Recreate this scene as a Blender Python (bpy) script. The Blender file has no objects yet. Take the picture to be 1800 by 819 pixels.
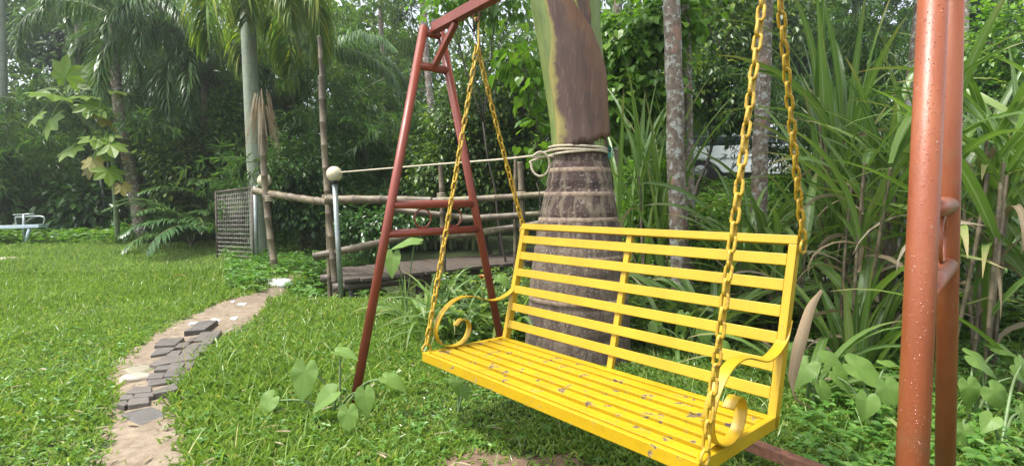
import bpy, bmesh, math, random
import numpy as np
from mathutils import Matrix, Vector
rng = np.random.default_rng(11)
random.seed(5)
R = math.radians
sc = bpy.context.scene
C = sc.collection

# ------------------------------------------------------------------ camera, sky, sun, exposure
CZ, FPX, PITCH, ROLL = 1.2311, 921.5, -0.06316, 0.00661
cam_d = bpy.data.cameras.new('camera')
cam = bpy.data.objects.new('camera', cam_d); C.objects.link(cam)
cam_d.sensor_width = 36.0; cam_d.lens = 36.0 * FPX / 1800.0
cam_d.clip_start = 0.02; cam_d.clip_end = 600
cam.matrix_world = Matrix.Translation((0, 0, CZ)) @ Matrix.Rotation(math.pi/2 + PITCH, 4, 'X') @ Matrix.Rotation(-ROLL, 4, 'Z')
sc.camera = cam

SUN_EL, SUN_AZ = R(65), R(-110)          # azimuth: measured from +Y (view direction) clockwise
w = bpy.data.worlds.new('World'); sc.world = w; w.use_nodes = True
nt = w.node_tree; nt.nodes.clear()
sky = nt.nodes.new('ShaderNodeTexSky'); sky.sky_type = 'NISHITA'; sky.sun_disc = False
sky.sun_elevation = SUN_EL; sky.sun_rotation = SUN_AZ
sky.air_density = 0.6; sky.dust_density = 2.5; sky.ozone_density = 1.0
bg = nt.nodes.new('ShaderNodeBackground'); bg.inputs['Strength'].default_value = 0.15
wo = nt.nodes.new('ShaderNodeOutputWorld')
hsv = nt.nodes.new('ShaderNodeHueSaturation'); hsv.inputs['Saturation'].default_value = 0.35     # thin white overcast
nt.links.new(sky.outputs[0], hsv.inputs['Color']); nt.links.new(hsv.outputs[0], bg.inputs[0]); nt.links.new(bg.outputs[0], wo.inputs[0])
sl = bpy.data.lights.new('sun', 'SUN'); sl.energy = 1.9; sl.angle = R(12); sl.color = (1.0, 0.97, 0.91)
so = bpy.data.objects.new('sun', sl); C.objects.link(so)
sd_ = Vector((math.sin(SUN_AZ)*math.cos(SUN_EL), math.cos(SUN_AZ)*math.cos(SUN_EL), math.sin(SUN_EL)))
so.rotation_euler = sd_.to_track_quat('Z', 'Y').to_euler(); so.location = (0, 0, 30)
vs = sc.view_settings; vs.view_transform = 'Standard'; vs.look = 'None'; vs.gamma = 1.0; vs.exposure = 1.72
vs.use_curve_mapping = False
sc.render.engine = 'CYCLES'
cy = sc.cycles
cy.use_denoising = True
try: cy.denoiser = 'OPENIMAGEDENOISE'
except Exception: pass
cy.max_bounces = 6; cy.diffuse_bounces = 3; cy.glossy_bounces = 2; cy.transmission_bounces = 4; cy.transparent_max_bounces = 4
cy.use_adaptive_sampling = True; cy.adaptive_threshold = 0.015
cy.caustics_reflective = False; cy.caustics_refractive = False

# ------------------------------------------------------------------ placing helpers (real distances in metres)
_cp, _sp, _cr, _sr = math.cos(PITCH), math.sin(PITCH), math.cos(ROLL), math.sin(ROLL)
_fw = np.array([0, _cp, _sp]); _up = np.array([0, -_sp, _cp]); _rt = np.array([1., 0, 0])
_r2 = _cr*_rt + _sr*_up; _u2 = -_sr*_rt + _cr*_up
def ray(u, v): return _fw + _r2*(u-900)/FPX + _u2*(409.5-v)/FPX
def at(u, v, Y):
    d = ray(u, v); t = Y/d[1]
    return np.array([0, 0, CZ]) + d*t
def sstep(a, b, x):
    t = np.clip((x-a)/(b-a), 0, 1); return t*t*(3-2*t)
def height(x, y):
    x = np.asarray(x, float); y = np.asarray(y, float)
    h = 0.016*np.sin(x*2.1+.5)*np.cos(y*1.7) + 0.008*np.sin(x*5.3)*np.sin(y*4.1+1)
    h = h + 0.27*sstep(8, 15, y)*sstep(-2, -6, x)
    h = h + 1.75*sstep(11, 18, y)*sstep(1, 6.5, x)
    d = (y-8.6) - 0.35*(x+1)
    h = h - 0.75*np.exp(-(d/1.0)**2)*sstep(-3.6, -2.2, x)*sstep(4, 1.5, x)
    h = h + 4.5*sstep(20, 46, y) + 3*sstep(46, 85, y)
    return h
def hz(x, y): return float(height(x, y))
def gp(u, v, lift=0.0):
    d = ray(u, v); z = 0.0
    for _ in range(30):
        t = (z - CZ)/d[2]; P = np.array([0, 0, CZ]) + d*t; z = hz(P[0], P[1])
    return np.array([P[0], P[1], z+lift])
def gx(u, Y):                                   # ground point in image column u at depth Y
    x = (u-900)/FPX*Y; return np.array([x, Y, hz(x, Y)])

# ------------------------------------------------------------------ mesh helpers
def nrm(a): return a/np.maximum(np.linalg.norm(a, axis=-1, keepdims=True), 1e-9)
class MB:
    def __init__(s): s.V = []; s.F = {3: [], 4: []}; s.A = []; s.n = 0
    def add(s, V, *Fs, lf=None):
        V = np.asarray(V, float).reshape(-1, 3)
        for F in Fs:
            F = np.asarray(F, int)
            if F.size: s.F[F.shape[1]].append(F + s.n)
        s.V.append(V); s.A.append(np.zeros((len(V), 3)) if lf is None else np.asarray(lf, float).reshape(-1, 3)); s.n += len(V); return s
    def mesh(s, name, smooth=True):
        V = np.concatenate(s.V); A = np.concatenate(s.A)
        F3 = np.concatenate(s.F[3]) if s.F[3] else np.zeros((0, 3), int)
        F4 = np.concatenate(s.F[4]) if s.F[4] else np.zeros((0, 4), int)
        me = bpy.data.meshes.new(name)
        me.vertices.add(len(V)); me.vertices.foreach_set('co', V.astype(np.float32).ravel())
        nl = F3.size + F4.size
        me.loops.add(nl); me.loops.foreach_set('vertex_index', np.concatenate([F3.ravel(), F4.ravel()]).astype(np.int32))
        me.polygons.add(len(F3)+len(F4))
        st = np.concatenate([np.arange(len(F3))*3, F3.size + np.arange(len(F4))*4]).astype(np.int32)
        me.polygons.foreach_set('loop_start', st)
        me.polygons.foreach_set('use_smooth', np.full(len(st), smooth))
        if np.any(A):
            at_ = me.attributes.new('lf', 'FLOAT_VECTOR', 'POINT'); at_.data.foreach_set('vector', A.astype(np.float32).ravel())
        me.update(calc_edges=True); me.validate()
        return me
def mat3(side, d, n): return np.stack([side, d, n], axis=-1)       # columns
def inst(mb, T, P, D, N, S, W=None):
    """copies of template T=(V,lf,F..) along directions D with normal hint N, length S, width W"""
    V, lf, Fs = T
    P = np.asarray(P, float); n = len(P)
    if n == 0: return
    D = nrm(np.asarray(D, float)); side = nrm(np.cross(D, np.asarray(N, float)+1e-4)); N2 = np.cross(side, D)
    S = np.broadcast_to(np.asarray(S, float), (n,)); W = S if W is None else np.broadcast_to(np.asarray(W, float), (n,))
    VV = (V[None, :, 0, None]*side[:, None]*W[:, None, None] + V[None, :, 1, None]*D[:, None]*S[:, None, None]
          + V[None, :, 2, None]*N2[:, None]*S[:, None, None]) + P[:, None]
    k = len(V); off = (np.arange(n)*k)[:, None, None]
    mb.add(VV.reshape(-1, 3), *[(F[None]+off).reshape(-1, F.shape[1]) for F in Fs], lf=np.tile(lf, (n, 1)))
def T_(V, lf, *Fs): return np.array(V, float), np.array(lf, float), [np.array(F, int) for F in Fs]
LEAF2 = T_([(0,0,0), (.5,.42,.05), (0,1,-.12), (-.5,.42,.05)], [(0,0,1),(1,.4,1),(0,1,1),(-1,.4,1)], [(0,1,2),(0,2,3)])
LEAF4 = T_([(0,0,0), (.36,.22,.05), (.42,.55,.04), (0,1,-.16), (-.42,.55,.04), (-.36,.22,.05)],
           [(0,0,1),(.8,.2,1),(1,.5,1),(0,1,1),(-1,.5,1),(-.8,.2,1)], [(0,1,2,3),(0,3,4,5)])
HEART = T_([(0,0,0), (.28,-.16,.04), (.5,.12,.07), (.4,.52,.03), (0,1,-.2), (-.4,.52,.03), (-.5,.12,.07), (-.28,-.16,.04)],
           [(0,0,1),(.5,0,1),(1,.2,1),(1,.5,1),(0,1,1),(-1,.5,1),(-1,.2,1),(-.5,0,1)], [(0,1,2),(0,2,3),(0,3,4),(0,4,5),(0,5,6),(0,6,7)])
def strips(mb, P, D, N, L, W, bend, nseg=6, prof=None, fold=.18, lf3=1.0):
    """arching strap leaves: start P, dir D, bending toward -Z by `bend` radians along the length; V-folded"""
    P = np.asarray(P, float); n = len(P)
    if n == 0: return
    D = nrm(np.asarray(D, float)); L = np.broadcast_to(L, (n,)).astype(float); W = np.broadcast_to(W, (n,)).astype(float)
    bend = np.broadcast_to(bend, (n,)).astype(float)
    hor = D.copy(); hor[:, 2] = 0; bad = np.linalg.norm(hor, axis=1) < .05
    if bad.any():
        a = rng.uniform(0, 6.28, bad.sum()); hor[bad] = np.stack([np.cos(a), np.sin(a), 0*a], -1)
    hor = nrm(hor); el = np.arcsin(np.clip(D[:, 2], -1, 1))
    side = np.stack([hor[:, 1], -hor[:, 0], 0*hor[:, 0]], -1)
    tw = np.asarray(N, float) if N is not None else np.zeros(n)
    pts = [P]; dirs = []
    for i in range(nseg):
        t = (i+.5)/nseg; e = el - bend*t**1.35
        d = hor*np.cos(e)[:, None]; d[:, 2] = np.sin(e); dirs.append(d)
        pts.append(pts[-1] + d*(L/nseg)[:, None])
    Vs, lfs = [], []
    for i in range(nseg+1):
        t = i/nseg; d = dirs[min(i, nseg-1)]
        up = np.cross(side, d)
        a = tw*t
        s2 = side*np.cos(a)[:, None] + up*np.sin(a)[:, None]; u2 = np.cross(s2, d)
        wd = (prof(t) if prof else min(1, .55+2.2*t)*(1-t**2.6)) + .02
        hw = (W*.5*wd)[:, None]
        Vs += [pts[i]-s2*hw+u2*hw*fold*2, pts[i], pts[i]+s2*hw+u2*hw*fold*2]
        lfs += [(-1, t, lf3), (0, t, lf3), (1, t, lf3)]
    V = np.stack(Vs, 1); k = V.shape[1]
    F = []
    for i in range(nseg):
        a = i*3; F += [(a, a+1, a+4, a+3), (a+1, a+2, a+5, a+4)]
    F = np.array(F); off = (np.arange(n)*k)[:, None, None]
    mb.add(V.reshape(-1, 3), (F[None]+off).reshape(-1, 4), lf=np.tile(np.array(lfs), (n, 1)))
def tube(mb, pts, rad, sides=8, cap=True, lf=None):
    pts = np.asarray(pts, float); n = len(pts); rad = np.broadcast_to(rad, (n,))
    tan = nrm(np.gradient(pts, axis=0)); ref = np.array([0, 0, 1.]) if abs(tan[0, 2]) < .9 else np.array([1., 0, 0])
    a = nrm(np.cross(tan[0], ref)); Vs = []
    th = np.linspace(0, 2*np.pi, sides, endpoint=False)
    for i in range(n):
        a = nrm(a - tan[i]*np.dot(a, tan[i])); b = np.cross(tan[i], a)
        Vs.append(pts[i] + rad[i]*(np.cos(th)[:, None]*a + np.sin(th)[:, None]*b))
    V = np.concatenate(Vs); F = []
    for i in range(n-1):
        for j in range(sides):
            k = (j+1) % sides; F.append((i*sides+j, i*sides+k, (i+1)*sides+k, (i+1)*sides+j))
    F3 = []
    if cap:
        m = len(V); V = np.concatenate([V, pts[[0, -1]]])
        for j in range(sides):
            k = (j+1) % sides; F3 += [(m, k, j), (m+1, (n-1)*sides+j, (n-1)*sides+k)]
    mb.add(V, np.array(F), *( [np.array(F3)] if F3 else []))
    return mb
def smooth_path(P, k=8):                        # Catmull-Rom
    P = np.asarray(P, float); Q = np.concatenate([[2*P[0]-P[1]], P, [2*P[-1]-P[-2]]]); out = []
    for i in range(1, len(Q)-2):
        for t in np.linspace(0, 1, k, endpoint=False):
            a, b, c, d = Q[i-1], Q[i], Q[i+1], Q[i+2]
            out.append(.5*((2*b)+(-a+c)*t+(2*a-5*b+4*c-d)*t*t+(-a+3*b-3*c+d)*t**3))
    out.append(Q[-2]); return np.array(out)
def obj(name, me, mat, parent=None, loc=None, label=None, kind=None):
    o = bpy.data.objects.new(name, me); C.objects.link(o)
    if mat is not None:
        if not me.materials: me.materials.append(mat)
    if parent is not None: o.parent = parent
    if loc is not None: o.location = loc
    if label: o['label'] = label
    if kind: o['kind'] = kind
    return o
def tag(o, label, cat, group=None):
    o['label'] = label; o['category'] = cat
    if group: o['group'] = group
    return o
def thing(name, label, cat, loc=(0, 0, 0), group=None, rz=0.0):
    o = bpy.data.objects.new(name, None); C.objects.link(o); o.location = loc; o.rotation_euler = (0, 0, rz); o.empty_display_size = .1
    return tag(o, label, cat, group)
def rel(o): return np.array(o.location)
def bbox(size, bev=.002, seg=2):                # bevelled box mesh centred on the origin
    me = bpy.data.meshes.new('box'); bm = bmesh.new(); bmesh.ops.create_cube(bm, size=1)
    bmesh.ops.scale(bm, vec=size, verts=bm.verts)
    if bev: bmesh.ops.bevel(bm, geom=bm.edges[:], offset=bev, segments=seg, affect='EDGES', profile=.5)
    for f in bm.faces: f.smooth = False
    bm.to_mesh(me); bm.free(); return me
def prism(pts_top, thick, bev=.008, jag=0.0):   # slab from a world-space top outline
    me = bpy.data.meshes.new('slab'); bm = bmesh.new()
    P = [np.array(p, float) for p in pts_top]
    t = [bm.verts.new(p) for p in P]; b = [bm.verts.new(p-np.array([0, 0, thick])) for p in P]
    bm.faces.new(t); bm.faces.new(b[::-1])
    n = len(P)
    for i in range(n): bm.faces.new((t[i], b[i], b[(i+1) % n], t[(i+1) % n]))
    bmesh.ops.recalc_face_normals(bm, faces=bm.faces[:])
    if bev: bmesh.ops.bevel(bm, geom=[e for e in bm.edges], offset=bev, segments=2, affect='EDGES', profile=.5)
    bm.to_mesh(me); bm.free(); return me

# ------------------------------------------------------------------ materials
class N:
    def __init__(s, name):
        s.m = bpy.data.materials.new(name); s.m.use_nodes = True; s.t = s.m.node_tree; s.t.nodes.clear()
        s.out = s.n('ShaderNodeOutputMaterial'); s.b = s.n('ShaderNodeBsdfPrincipled')
        s.l(s.b.outputs[0], s.out.inputs[0])
    def n(s, t, **k):
        x = s.t.nodes.new(t)
        for a, v in k.items(): setattr(x, a, v)
        return x
    def l(s, a, b): s.t.links.new(a, b)
    def obj(s): return s.n('ShaderNodeTexCoord').outputs['Object']
    def pos(s): return s.n('ShaderNodeNewGeometry').outputs['Position']
    def island(s): return s.n('ShaderNodeNewGeometry').outputs['Random Per Island']
    def noise(s, vec, scale, detail=4, rough=.55, out='Fac'):
        x = s.n('ShaderNodeTexNoise'); x.inputs['Scale'].default_value = scale; x.inputs['Detail'].default_value = detail
        x.inputs['Roughness'].default_value = rough; s.l(vec, x.inputs['Vector']); return x.outputs[out]
    def voro(s, vec, scale, feat='F1', out='Distance'):
        x = s.n('ShaderNodeTexVoronoi', feature=feat); x.inputs['Scale'].default_value = scale; s.l(vec, x.inputs['Vector']); return x.outputs[out]
    def scale(s, vec, sc_):
        x = s.n('ShaderNodeMapping'); x.inputs['Scale'].default_value = sc_; s.l(vec, x.inputs[0]); return x.outputs[0]
    def ramp(s, fac, stops, interp='LINEAR'):
        x = s.n('ShaderNodeValToRGB'); x.color_ramp.interpolation = interp; e = x.color_ramp.elements
        while len(e) > 1: e.remove(e[-1])
        e[0].position = stops[0][0]; e[0].color = col4(stops[0][1])
        for p, c in stops[1:]:
            q = e.new(p); q.color = col4(c)
        s.l(fac, x.inputs[0]); return x.outputs[0]
    def mix(s, fac, a, b, mode='MIX'):
        x = s.n('ShaderNodeMix', data_type='RGBA', blend_type=mode)
        for i, v in ((0, fac), (6, a), (7, b)):
            if hasattr(v, 'links'): s.l(v, x.inputs[i])
            elif i == 0: x.inputs[0].default_value = v
            else: x.inputs[i].default_value = col4(v)
        return x.outputs[2]
    def math(s, op, a, b=0.0):
        x = s.n('ShaderNodeMath', operation=op)
        for i, v in ((0, a), (1, b)):
            if hasattr(v, 'links'): s.l(v, x.inputs[i])
            else: x.inputs[i].default_value = v
        return x.outputs[0]
    def set(s, **k):
        for a, v in k.items():
            i = s.b.inputs[a.replace('_', ' ')]
            if hasattr(v, 'links'): s.l(v, i)
            else: i.default_value = col4(v) if i.type == 'RGBA' else v
        return s
    def bump(s, h, dist=.01, strength=1.0):
        x = s.n('ShaderNodeBump'); x.inputs['Distance'].default_value = dist; x.inputs['Strength'].default_value = strength
        s.l(h, x.inputs['Height']); s.l(x.outputs[0], s.b.inputs['Normal']); return s
def col4(c): return (c, c, c, 1) if isinstance(c, (int, float)) else (*c[:3], 1)
def leaf_mat(name, stops, rough=.42, trans=.38, spec=.5, vein=0.0, veincol=(.22, .3, .12), patch=.25, tipdry=None, tint=(1.25, 1.35, .55), warm=1.0, blue=1.0):
    m = N(name); r = m.island()
    stops = [(p, (c_[0]*warm*1.2, c_[1]*1.36, c_[2]*.85*blue) if warm else c_) for p, c_ in stops]; c = m.ramp(r, stops)
    nz = m.noise(m.pos(), 1.3, 3)
    c = m.mix(m.math('MULTIPLY', nz, patch*1.6), c, tuple(x*.45 for x in stops[0][1]))
    a = m.n('ShaderNodeAttribute', attribute_name='lf'); sp = m.n('ShaderNodeSeparateXYZ'); m.l(a.outputs['Vector'], sp.inputs[0])
    if vein:
        f = m.ramp(m.math('ABSOLUTE', sp.outputs[0]), [(0, 1), (.10, .75), (.16, 0)])
        c = m.mix(m.math('MULTIPLY', f, vein), c, veincol)
    if tipdry:
        f = m.ramp(sp.outputs[1], [(.72, 0), (.98, 1)])
        f = m.math('MULTIPLY', f, m.ramp(r, [(.35, 0), (.6, 1)])); c = m.mix(f, c, tipdry)
    m.set(Base_Color=c, Roughness=rough, Specular_IOR_Level=spec)
    tr = m.n('ShaderNodeBsdfTranslucent'); tc = m.mix(1.0, c, tint, 'MULTIPLY'); m.l(tc, tr.inputs[0])
    mx = m.n('ShaderNodeMixShader'); mx.inputs[0].default_value = trans
    m.l(m.b.outputs[0], mx.inputs[1]); m.l(tr.outputs[0], mx.inputs[2]); m.l(mx.outputs[0], m.out.inputs[0])
    return m.m
M = {}
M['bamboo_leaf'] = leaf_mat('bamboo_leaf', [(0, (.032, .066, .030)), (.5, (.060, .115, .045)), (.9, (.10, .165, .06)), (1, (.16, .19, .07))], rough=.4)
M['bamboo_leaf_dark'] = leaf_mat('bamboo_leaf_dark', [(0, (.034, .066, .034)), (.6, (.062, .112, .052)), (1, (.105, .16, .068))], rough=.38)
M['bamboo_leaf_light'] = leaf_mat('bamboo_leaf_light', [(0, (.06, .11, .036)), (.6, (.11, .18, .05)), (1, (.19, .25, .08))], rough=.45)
M['palm_leaf'] = leaf_mat('palm_leaf', [(0, (.05, .095, .045)), (.6, (.085, .15, .068)), (1, (.15, .21, .10))], rough=.30, trans=.3, spec=.6)
M['palm_leaf_yellow'] = leaf_mat('palm_leaf_yellow', [(0, (.09, .15, .03)), (.55, (.16, .23, .045)), (.85, (.25, .28, .06)), (1, (.42, .32, .06))], rough=.4, trans=.45)
M['palm_leaf_blue'] = leaf_mat('palm_leaf_blue', [(0, (.04, .085, .05)), (1, (.08, .15, .08))], rough=.35, trans=.3)
M['shrub_leaf'] = leaf_mat('shrub_leaf', [(0, (.030, .070, .026)), (.6, (.055, .12, .038)), (1, (.10, .18, .05))], rough=.3, trans=.28, spec=.6)
M['bush_leaf'] = leaf_mat('bush_leaf', [(0, (.034, .066, .022)), (.6, (.06, .105, .03)), (.86, (.11, .16, .035)), (1, (.24, .28, .05))], rough=.36)
M['bright_leaf'] = leaf_mat('bright_leaf', [(0, (.075, .15, .03)), (.6, (.12, .22, .042)), (1, (.21, .30, .06))], rough=.42, trans=.45)
M['vine_leaf'] = leaf_mat('vine_leaf', [(0, (.07, .14, .03)), (.6, (.12, .21, .045)), (1, (.19, .28, .06))], rough=.33, trans=.5, vein=.35)
M['papaya_leaf'] = leaf_mat('papaya_leaf', [(0, (.15, .22, .04)), (.7, (.21, .29, .05)), (1, (.28, .35, .07))], rough=.45, trans=.55)
M['papaya_old'] = leaf_mat('papaya_old', [(0, (.26, .26, .045)), (1, (.34, .24, .045))], rough=.5, trans=.4, tint=(1.1, 1.1, .6), warm=0)
M['cane_leaf'] = leaf_mat('cane_leaf', [(0, (.09, .145, .05)), (.5, (.135, .205, .07)), (.85, (.185, .26, .09)), (1, (.26, .30, .13))], rough=.34, trans=.35, vein=.8, veincol=(.30, .36, .22), tipdry=(.34, .27, .14))
M['dry_leaf'] = leaf_mat('dry_leaf', [(0, (.22, .165, .10)), (.5, (.36, .285, .18)), (1, (.46, .39, .28))], rough=.65, trans=.25, spec=.2, vein=.4, veincol=(.5, .43, .3), tint=(1, .9, .7), warm=0)
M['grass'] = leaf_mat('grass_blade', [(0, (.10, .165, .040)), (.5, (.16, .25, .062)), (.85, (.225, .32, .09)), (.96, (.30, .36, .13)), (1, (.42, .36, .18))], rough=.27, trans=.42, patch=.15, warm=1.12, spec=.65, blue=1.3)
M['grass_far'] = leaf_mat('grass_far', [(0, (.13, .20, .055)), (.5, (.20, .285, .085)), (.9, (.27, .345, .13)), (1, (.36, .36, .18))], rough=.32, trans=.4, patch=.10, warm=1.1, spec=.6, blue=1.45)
M['herb'] = leaf_mat('herb_leaf', [(0, (.060, .135, .032)), (.6, (.10, .20, .05)), (1, (.17, .27, .075))], rough=.42, trans=.4)
M['forest'] = leaf_mat('forest_leaf', [(0, (.030, .060, .024)), (.6, (.058, .105, .040)), (1, (.12, .165, .06))], rough=.45)
def taro_mat():
    m = N('taro_leaf'); a = m.n('ShaderNodeAttribute', attribute_name='lf'); sp = m.n('ShaderNodeSeparateXYZ'); m.l(a.outputs['Vector'], sp.inputs[0])
    ang, rad = sp.outputs[0], sp.outputs[1]
    wv = m.math('ABSOLUTE', m.math('SINE', m.math('MULTIPLY', ang, 3.5)))
    f = m.ramp(wv, [(0, 1), (.05, .5), (.1, 0)])
    base = m.ramp(m.island(), [(0, (.12, .21, .045)), (.6, (.18, .29, .06)), (1, (.25, .35, .085))])
    base = m.mix(m.math('MULTIPLY', m.noise(m.pos(), 14, 4), .3), base, (.06, .14, .05))
    c = m.mix(m.math('MULTIPLY', f, .5), base, (.24, .34, .17))
    m.set(Base_Color=c, Roughness=.45, Specular_IOR_Level=.35)
    tr = m.n('ShaderNodeBsdfTranslucent'); m.l(m.mix(1.0, c, (1.25, 1.4, .6), 'MULTIPLY'), tr.inputs[0])
    mx = m.n('ShaderNodeMixShader'); mx.inputs[0].default_value = .38
    m.l(m.b.outputs[0], mx.inputs[1]); m.l(tr.outputs[0], mx.inputs[2]); m.l(mx.outputs[0], m.out.inputs[0]); return m.m
M['taro'] = taro_mat()
def simple(name, c, rough=.5, metal=0.0, var=.2, scale=20, bump=0.0, c2=None, spec=.5):
    m = N(name); nz = m.noise(m.obj(), scale, 5, .6)
    c2 = c2 or tuple(x*(1-2*var) for x in c)
    m.set(Base_Color=m.ramp(nz, [(.3, c2), (.65, c)]), Roughness=rough, Metallic=metal, Specular_IOR_Level=spec)
    if bump: m.bump(nz, bump)
    return m.m
M['petiole'] = simple('petiole', (.16, .24, .09), .5, scale=8)
M['stem_green'] = simple('stem_green', (.13, .19, .07), .5, scale=6, c2=(.07, .10, .04))
M['twig'] = simple('twig', (.06, .048, .035), .8, scale=15)
M['culm'] = simple('bamboo_culm', (.16, .19, .07), .4, scale=3, c2=(.06, .09, .04))
M['rachis'] = simple('rachis', (.17, .20, .07), .5, scale=5)
def red_paint(near=False):
    m = N('red_oxide_paint'); o = m.obj()
    nz = m.noise(o, 3.0, 5, .6); n2 = m.noise(m.scale(o, (60, 60, 6)), 1, 5, .6)
    c = m.ramp(nz, [(.3, (.175, .036, .020)), (.55, (.215, .044, .024)), (.75, (.26, .062, .034))])
    c = m.mix(m.ramp(n2, [(.64, 0), (.78, .35)]), c, (.13, .05, .035))
    n3 = m.noise(o, 45, 3, .5); c = m.mix(m.ramp(n3, [(.74, 0), (.78, .55)]), c, (.42, .34, .30))
    m.set(Base_Color=c, Roughness=m.ramp(n2, [(.3, .34), (.7, .52)]), Specular_IOR_Level=.5)
    m.bump(m.noise(o, 160, 4, .6), .0006, .7); return m.m
M['red'] = red_paint()
def orange_paint():
    m = N('weathered_red_paint'); o = m.obj(); g = m.n('ShaderNodeNewGeometry')
    nz = m.noise(m.scale(o, (14, 14, 3)), 1, 5, .6)
    c = m.ramp(nz, [(.25, (.215, .054, .020)), (.5, (.26, .070, .025)), (.75, (.29, .092, .036))])
    n3 = m.noise(m.scale(o, (10, 10, 6)), 1, 4, .6); c = m.mix(m.ramp(n3, [(.58, 0), (.75, .55)]), c, (.22, .12, .06))
    m.set(Base_Color=c, Roughness=.42, Specular_IOR_Level=.5)
    n4 = m.noise(m.scale(o, (50, 50, 4)), 1, 5, .65)
    c = m.mix(m.ramp(n4, [(.58, 0), (.72, .6)]), c, (.155, .052, .03)); n5 = m.noise(o, 38, 5, .7); c = m.mix(m.ramp(n5, [(.67, 0), (.70, .8)]), c, (.36, .27, .22)); m.set(Base_Color=c)
    m.bump(m.math('ADD', m.noise(o, 150, 4, .6), n5), .0009, .7); return m.m
M['red_near'] = orange_paint()
def yellow_paint(name='yellow_paint', chip=.0, rust=.12, dark=1.0):
    m = N(name); o = m.pos()
    nz = m.noise(o, 5, 5, .6)
    c = m.ramp(nz, [(.3, (.42*dark, .255*dark, .004)), (.6, (.475*dark, .30*dark, .006)), (.8, (.52*dark, .335*dark, .012))])
    fine = m.noise(m.scale(o, (4, 60, 60)), 1, 5, .65)
    c = m.mix(m.ramp(fine, [(.52, 0), (.75, rust*2.2)]), c, (.25, .14, .025))
    sp = m.noise(o, 130, 3, .6); c = m.mix(m.ramp(sp, [(.66, 0), (.72, .55)]), c, (.20, .12, .04))
    if chip:
        n1 = m.noise(m.scale(o, (15, 15, 20)), 1, 7, .66)
        f = m.ramp(n1, [(chip, 0), (chip+.012, 1)]); rim = m.ramp(n1, [(chip-.02, 0), (chip, .6)])
        c = m.mix(rim, c, (.46, .36, .18)); c = m.mix(f, c, (.105, .075, .055))
        m.bump(m.math('SUBTRACT', m.math('MULTIPLY', sp, .15), f), .0012, .9)
        m.set(Roughness=m.ramp(f, [(0, .38), (1, .75)]))
    else:
        m.bump(sp, .0006, .6); m.set(Roughness=.4)
    m.set(Base_Color=c, Specular_IOR_Level=.5); return m.m
M['yellow'] = yellow_paint()
M['yellow_seat'] = yellow_paint('yellow_paint_chipped', chip=.605, rust=.28)
M['yellow_edge'] = yellow_paint('yellow_paint_worn_edge', chip=.625, rust=.2)
M['yellow_arm'] = yellow_paint('yellow_paint_faded', chip=0, rust=.3, dark=.86)
def chain_mat():
    m = N('chain_yellow'); o = m.pos(); nz = m.noise(o, 55, 5, .65)
    c = m.ramp(nz, [(.28, (.12, .065, .018)), (.40, (.34, .205, .018)), (.55, (.48, .31, .022)), (.8, (.55, .38, .06))])
    m.set(Base_Color=c, Roughness=.45, Specular_IOR_Level=.5); m.bump(nz, .0012, .7); return m.m
M['chain'] = chain_mat()
M['rust'] = simple('rusty_steel', (.20, .085, .05), .75, scale=30, c2=(.07, .035, .025), bump=.002)
M['galv'] = simple('galvanised_pipe', (.36, .40, .38), .38, metal=.6, scale=9, c2=(.20, .24, .22))
M['globe'] = simple('globe_glass', (.60, .53, .37), .3, scale=4, c2=(.48, .41, .28))
M['black'] = simple('black_plastic', (.02, .02, .02), .5)
M['rope'] = simple('cream_rope', (.52, .46, .34), .7, scale=60, c2=(.36, .30, .21))
M['mesh_wire'] = simple('weathered_wire', (.44, .42, .38), .6, scale=40, c2=(.20, .14, .11))
def bamboo_pole_mat():
    m = N('dry_bamboo'); o = m.obj()
    nz = m.noise(m.scale(o, (3, 3, 3)), 1, 5, .6); n2 = m.noise(o, 22, 5, .65)
    c = m.ramp(nz, [(.25, (.065, .05, .035)), (.45, (.13, .10, .065)), (.6, (.20, .16, .095)), (.78, (.17, .165, .075))])
    c = m.mix(m.ramp(n2, [(.5, 0), (.68, .8)]), c, (.055, .05, .042))
    m.set(Base_Color=c, Roughness=.5, Specular_IOR_Level=.45); m.bump(n2, .003); return m.m
M['dry_bamboo'] = bamboo_pole_mat()
def wood_mat():
    m = N('wet_wood_plank'); o = m.obj(); g = m.noise(m.scale(o, (3, 40, 40)), 1, 5, .6)
    r = m.n('ShaderNodeObjectInfo').outputs['Random']
    c = m.ramp(g, [(.3, (.05, .038, .03)), (.6, (.112, .09, .072)), (.8, (.17, .14, .115))])
    c = m.mix(m.math('MULTIPLY', r, .5), c, (.085, .065, .052)); m.set(Base_Color=c, Roughness=.5); m.bump(g, .004); return m.m
M['wood'] = wood_mat()
def dirt_mat(name, a, b, c3, speck=(.5, .45, .38)):
    m = N(name); o = m.pos(); n1 = m.noise(o, 1.6, 6, .6); n2 = m.noise(o, 14, 6, .65); n3 = m.noise(o, 70, 4, .6)
    c = m.ramp(n2, [(.3, a), (.5, b), (.72, c3)]); c = m.mix(m.ramp(n1, [(.4, 0), (.65, .5)]), c, a)
    c = m.mix(m.ramp(n3, [(.66, 0), (.74, .6)]), c, speck)
    m.set(Base_Color=c, Roughness=.85, Specular_IOR_Level=.25); m.bump(m.math('ADD', n2, m.math('MULTIPLY', n3, .35)), .02, .8); return m.m
M['path'] = dirt_mat('sandy_path', (.15, .115, .078), (.235, .185, .13), (.32, .265, .195))
M['soil'] = dirt_mat('bare_soil', (.12, .08, .05), (.19, .13, .09), (.25, .18, .13))
M['ground'] = dirt_mat('grass_soil', (.035, .055, .018), (.055, .08, .024), (.085, .09, .04), (.12, .11, .06))
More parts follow.
